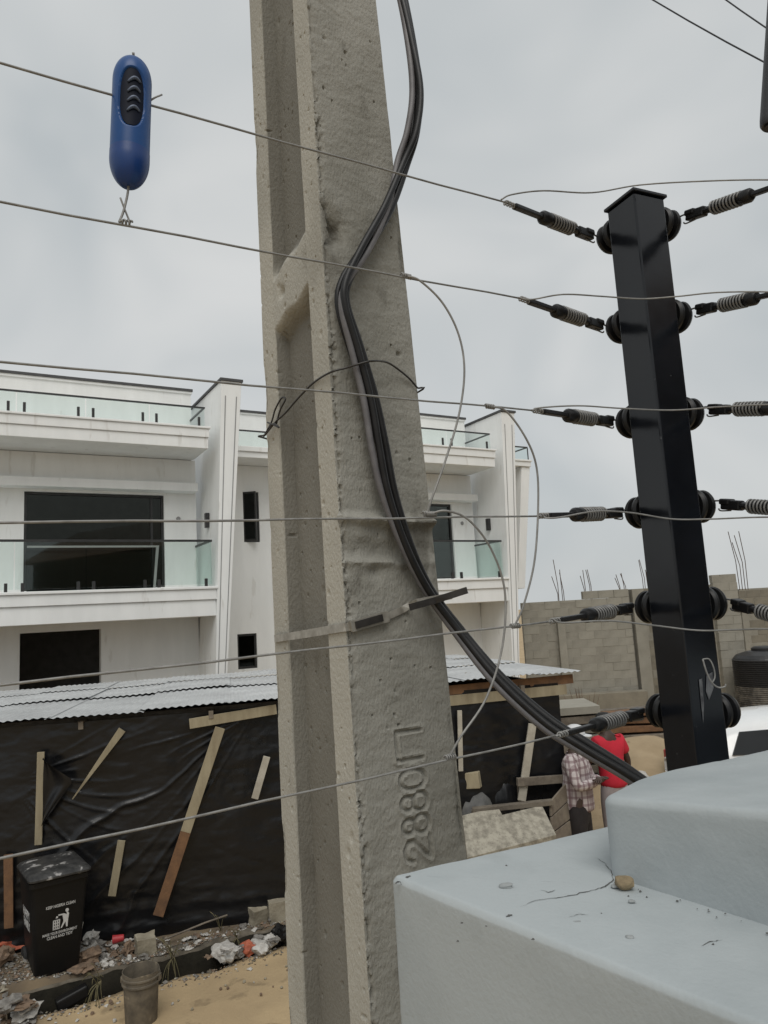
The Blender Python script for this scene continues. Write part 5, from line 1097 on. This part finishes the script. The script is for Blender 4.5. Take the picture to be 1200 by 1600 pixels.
# ================================================================== WATER TANK
q = atY(1200, 1062, 20.0); q[2] = GZ; tk = empty('water_tank', q, 'black ribbed plastic water tank with dusty lower half', 'water tank')
pr = [(.01, .0), (.78, .0), (.80, .04)]; z = .06
for i in range(26):
    pr += [(.80, z), (.822, z+.012), (.822, z+.034), (.80, z+.046)]; z += .052
low = [p for p in pr if p[1] <= .72]; hi = [p for p in pr if p[1] > .70]
m_ = MB(); m_.lathe(low, q, hZ, 40); o = m_.build('lower_shell', 'tankdust', tk)
m_ = MB(); m_.lathe(hi+[(.78, 1.44), (.70, 1.52), (.45, 1.60), (.30, 1.62)], q, hZ, 40); o = m_.build('upper_shell', 'tank', tk)
m_ = MB(); m_.lathe([(.30, 1.60), (.32, 1.61), (.32, 1.68), (.25, 1.72), (.05, 1.73)], q, hZ, 24); o = m_.build('lid', 'tank', tk)

# ================================================================== WHITE CAR
CX, CY = 6.05, 10.55; car = empty('parked_car', (CX, CY, GZ), 'white parked estate car mostly hidden behind the wall and black post', 'car')
st_ = [(-2.15, .45, .78, .80, .70, .66), (-2.10, .30, .98, 1.04, .80, .70), (-1.92, .25, 1.02, 1.30, .85, .64), (-1.70, .24, 1.02, 1.44, .86, .62), (-.95, .22, 1.00, 1.49, .87, .62), (-.40, .22, .99, 1.50, .87, .62), (.25, .22, .98, 1.44, .87, .62), (.60, .22, .97, 1.34, .87, .63), (1.05, .22, .96, 1.02, .86, .72), (1.7, .24, .90, .92, .84, .74), (2.05, .28, .78, .80, .78, .68), (2.18, .42, .66, .68, .62, .56)]
V_ = []
for (x, zb, zbelt, zt, wb_, wt) in st_:
    ring = [(-wb_*.92, zb), (-wb_, zb+.2), (-wb_*1.01, (zb+zbelt)/2), (-wb_, zbelt), (-(wb_*.4+wt*.6), zbelt+(zt-zbelt)*.55), (-wt, zt-.02*(zt > zbelt+.1)), (-wt*.6, zt+.03), (0, zt+.045)]
    ring = ring+[(-a, b) for a, b in ring[-2::-1]]; V_ += [(CX+x, CY+y, GZ+z) for y, z in ring]
k_ = 15; ns = len(st_); Fc = [(i*k_+j, i*k_+j+1, (i+1)*k_+j+1, (i+1)*k_+j) for i in range(ns-1) for j in range(k_-1)]+[(i*k_+k_-1, i*k_, (i+1)*k_, (i+1)*k_+k_-1) for i in range(ns-1)]+[tuple(range(k_)), tuple((ns-1)*k_+j for j in range(k_-1, -1, -1))]
bo = link_mesh('body', V_, Fc, 'carwhite', car, smooth=True); sm_ = bo.modifiers.new('smooth', 'SUBSURF'); sm_.levels = 1; sm_.render_levels = 2
def car_side(name, pts, m, th=.02):
    for sy in (-1, 1):
        mm_ = MB(); mm_.prism([(CX+x, CY+sy*(y), GZ+z) for x, y, z in pts][::sy], (0, sy*th, 0)); mm_.build(name, m, car)
car_side('side_window', [(-1.80, .800, 1.09), (-.42, .81, 1.07), (-.42, .665, 1.38), (-1.62, .67, 1.35)], 'carglass'); car_side('side_window', [(-.36, .81, 1.07), (.86, .80, 1.04), (.50, .675, 1.28), (.2, .665, 1.36), (-.36, .665, 1.37)], 'carglass')
for (pts) in ([(-2.11, -.58, 1.06), (-2.11, .58, 1.06), (-1.86, .50, 1.36), (-1.86, -.50, 1.36)], [(1.02, -.64, 1.08), (1.02, .64, 1.08), (.64, .54, 1.31), (.64, -.54, 1.31)]):
    mm_ = MB(); mm_.prism([(CX+x, CY+y, GZ+z+.012) for x, y, z in pts], (0, 0, .014)); mm_.build('windscreen', 'carglass', car)
for x in (-1.32, 1.36):
    for sy in (-1, 1):
        mm_ = MB(); mm_.lathe([(.10, -.10), (.27, -.10), (.315, -.07), (.32, 0), (.315, .07), (.27, .10), (.10, .10)], (CX+x, CY+sy*.78, GZ+.32), (0, 1, 0), 26); wh = mm_.build('wheel', 'rubber', car); autosmooth(wh, 35)
        mm_ = MB(); mm_.lathe([(.02, 0), (.20, .005), (.21, .0), (.21, -.03)], (CX+x, CY+sy*.885, GZ+.32), (0, sy, 0), 20); mm_.build('rim', 'galv', wh)
for sy in (-1, 1):
    mm_ = MB(); mm_.box((CX-2.115, CY+sy*.60, GZ+.84), (.06, .24, .17)); mm_.build('tail_light', 'redlit', car, bevel=.02)
    mm_ = MB(); mm_.box((CX+2.06, CY+sy*.58, GZ+.68), (.12, .26, .11)); mm_.build('headlight', 'silver', car, bevel=.02)

# ================================================================== PEOPLE
def skin_obj(name, nodes, edges, m, parent, base, fwd, sub=2):
    rgt = np.array([fwd[1], -fwd[0], 0]); fw_ = np.array([fwd[0], fwd[1], 0]); me = bpy.data.meshes.new(name); b_ = bmesh.new(); lay = b_.verts.layers.skin.verify(); vs_ = []
    org = ORG[parent.name]
    for (p, r) in nodes:
        wv = base+rgt*p[0]+fw_*p[1]+hZ*p[2]-org; v = b_.verts.new(wv); r = r if isinstance(r, tuple) else (r, r); v[lay].radius = r; vs_.append(v)
    vs_[0][lay].use_root = True
    for (a, b) in edges: b_.edges.new((vs_[a], vs_[b]))
    b_.to_mesh(me); b_.free(); me.materials.append(MT[m]); o = bpy.data.objects.new(name, me); COL.objects.link(o); o.parent = parent; ORG[o.name] = org
    s_ = o.modifiers.new('skin', 'SKIN'); s_.use_smooth_shade = True; ss = o.modifiers.new('sub', 'SUBSURF'); ss.levels = sub; ss.render_levels = sub
    return o
def person(base, fwd, arms, shirt_m, trouser_m, label, short_sleeve, head_tilt=.0, cap=False, lean=.0):
    fwd = np.array(fwd, float); fwd /= np.linalg.norm(fwd); o = empty('person', base, label, 'person')
    def L_(p): return (p[0], p[1]+lean*max(0, p[2]-.9), p[2])
    nodes = [((0, 0, .93), .125), ((0, .01, 1.12), .115), ((0, .01, 1.30), .125), ((0, 0, 1.42), .085), ((0, .01, 1.50), .052), ((0, .035, 1.56), .065), ((0, .03, 1.62), .088), ((0, .015, 1.68), .075)]
    edges = [(0, 1), (1, 2), (2, 3), (3, 4), (4, 5), (5, 6), (6, 7)]
    nodes += [((0, .125, 1.60), .016)]; edges.append((6, 8))            # nose
    for sx in (-1, 1): nodes.append(((sx*.088, .02, 1.60), .016)); edges.append((6, len(nodes)-1))   # ears
    nodes = [(L_((p[0], p[1]+(head_tilt if p[2] > 1.53 else 0), p[2])), r) for p, r in nodes]
    for sx, (el_, wr, hd_) in arms.items():
        s0 = len(nodes); nodes += [(L_((sx*.15, 0, 1.40)), .062), (L_(el_), .043), (L_(wr), .030)]; edges += [(3, s0), (s0, s0+1), (s0+1, s0+2)]
        hdv = np.array(hd_, float); hdv /= np.linalg.norm(hdv); wrv = np.array(L_(wr)); side = np.cross(hdv, [0, 0, 1.0]); side = side/np.linalg.norm(side) if np.linalg.norm(side) > .1 else np.array([1.0, 0, 0])
        nodes.append((tuple(wrv+hdv*.06), .030)); pi = len(nodes)-1; edges.append((s0+2, pi))
        for f_ in range(4):
            k1 = wrv+hdv*(.10)+side*(f_-1.5)*.021; ln = (.065, .075, .07, .055)[f_]; nodes.append((tuple(k1), .010)); edges.append((pi, len(nodes)-1)); nodes.append((tuple(k1+hdv*ln-np.array([0, 0, .012])), .007)); edges.append((len(nodes)-2, len(nodes)-1))
        nodes.append((tuple(wrv+hdv*.06+side*.045), .010)); edges.append((pi, len(nodes)-1)); nodes.append((tuple(wrv+hdv*.10+side*.058), .008)); edges.append((len(nodes)-2, len(nodes)-1))
    for sx in (-1, 1):
        s0 = len(nodes); nodes += [((sx*.09, 0, .86), .09), ((sx*.10, .02, .48), .058), ((sx*.105, -.01, .10), .04), ((sx*.11, .03, .045), .042), ((sx*.12, .14, .03), .034)]; edges += [(0, s0), (s0, s0+1), (s0+1, s0+2), (s0+2, s0+3), (s0+3, s0+4)]
    body = skin_obj('body', nodes, edges, 'skin', o, base, fwd)
    # trousers
    tn = [((0, 0, 1.06), (.13, .11)), ((0, 0, .90), (.145, .12))]; te = [(0, 1)]
    for sx in (-1, 1):
        s0 = len(tn); tn += [((sx*.10, 0, .74), .108), ((sx*.105, .02, .48), .086), ((sx*.11, -.005, .2), .075), ((sx*.112, 0, .08), .07)]; te += [(1, s0), (s0, s0+1), (s0+1, s0+2), (s0+2, s0+3)]
    skin_obj('trousers', tn, te, trouser_m, o, base, fwd)
    sn = [(L_((0, .0, .82)), (.19, .165)), (L_((0, .0, .93)), (.19, .165)), (L_((0, .0, 1.04)), (.18, .155)), (L_((0, .01, 1.2)), (.175, .15)), (L_((0, .01, 1.34)), (.18, .14)), (L_((0, 0, 1.425)), (.11, .09)), (L_((0, .0, 1.47)), (.068, .068))]; se = [(i, i+1) for i in range(6)]
    for sx, (el_, wr, hd_) in arms.items():
        s0 = len(sn); sh_ = np.array(L_((sx*.175, 0, 1.395))); e_ = np.array(L_(el_)); w_ = np.array(L_(wr)); sn.append((tuple(sh_), .082)); se.append((4, s0))
        if short_sleeve: sn.append((tuple(sh_+(e_-sh_)*.72), .078)); se.append((s0, s0+1))
        else: sn += [(tuple(e_), .062), (tuple(e_+(w_-e_)*.9), .048)]; se += [(s0, s0+1), (s0+1, s0+2)]
    skin_obj('shirt', sn, se, shirt_m, o, base, fwd)
    rgt = np.array([fwd[1], -fwd[0], 0]); hcen = base+fwd*0 if False else base+rgt*0+np.array([fwd[0], fwd[1], 0])*(.03+head_tilt+lean*.7)+hZ*1.63
    F3 = np.array([fwd[0], fwd[1], 0])
    for sx in (-1, 1):
        m_ = MB(); m_.lathe([(.002, -.011), (.009, -.007), (.012, 0), (.009, .007), (.002, .011)], hcen+F3*.083+rgt*sx*.033+hZ*(-.005), F3, 10); m_.build('eye', 'paper', o, smooth=True)
    m_ = MB(); m_.tube([hcen+F3*.092+rgt*(-.025)-hZ*.075, hcen+F3*.102-hZ*.078, hcen+F3*.092+rgt*.025-hZ*.075], .006, 6); m_.build('mouth', 'brownlit', o, smooth=True)
    if cap:
        m_ = MB(); m_.lathe([(.108, 0), (.110, .03), (.104, .07), (.08, .105), (.04, .12), (.005, .123)], hcen+hZ*.0, hZ, 20); m_.build('cap', 'cap', o, smooth=True)
        q = hcen+F3*.13+hZ*.012; m_ = MB(); m_.prism([hcen+F3*.09+rgt*.07+hZ*.008, hcen+F3*.17+rgt*.055+hZ*.0, hcen+F3*.185+hZ*.0, hcen+F3*.17-rgt*.055+hZ*.0, hcen+F3*.09-rgt*.07+hZ*.008], hZ*.008); m_.build('cap_peak', 'cap', o)
    else:
        m_ = MB(); m_.lathe([(.098, .01), (.101, .04), (.092, .075), (.06, .10), (.005, .108)], hcen-F3*.012, hZ, 18); m_.build('hair', 'rubber', o, smooth=True)
    for sx in (-1, 1):
        c = base+rgt*sx*.115+F3*.07+hZ*.045; m_ = MB(); m_.box(c, (.085, .26, .085), np.stack([rgt, F3, hZ], 1)); m_.build('shoe', 'rubber', o, bevel=.03, seg=3)
    return o
b1 = atY(908, 1300, 8.45); b1[2] = GZ
man = person(b1, (.86, -.5), {1: ((.25, .08, 1.14), (-.03, .25, 1.17), (-1, .15, .1)), -1: ((-.25, .09, 1.13), (.05, .27, 1.20), (1, .1, .05))}, 'check', 'trousers', 'person in a checked shirt, dark trousers and white cap standing with folded arms', False, cap=True); man.scale = (1.0, 1.0, 1.02)
b2 = atY(967, 1300, 9.5); b2[2] = GZ
person(b2, (-.35, .93), {1: ((.27, .02, 1.13), (.29, .10, .88), (0, .1, -1)), -1: ((-.26, .10, 1.14), (-.22, .34, 1.08), (.2, 1, 0))}, 'redshirt', 'shorts', 'person in a bright red short sleeved shirt seen from behind on the sand', True, lean=.10)
# white plastic container held beside the cap

# ================================================================== NEIGHBOURING HOUSE (out of frame, mirrored in the gloss of the post)
nh = empty('neighbour_house', (12.5, -3, GZ), 'dark rendered house beside the yard, mirrored in the glossy black post', 'house')
m_ = MB(); m_.box((13.0, -3.0, 3.6), (7.0, 13.0, 7.0)); m_.build('wall', 'soil', nh)
m_ = MB(); m_.prism([(9.0, -10.0, 7.1), (17.0, -10.0, 7.1), (13.0, -10.0, 9.4)], (0, 14.0, 0)); m_.build('roof', 'plankbrown', nh)
for yy in (-8, -5, -2, 1):
    for zz in (1.6, 4.9):
        m_ = MB(); m_.box((9.47, yy, zz), (.06, 1.3, 1.2)); wf = m_.build('window', 'alu', nh)
        m_ = MB(); m_.box((9.435, yy, zz), (.02, 1.14, 1.04)); m_.build('pane', 'pane', wf)
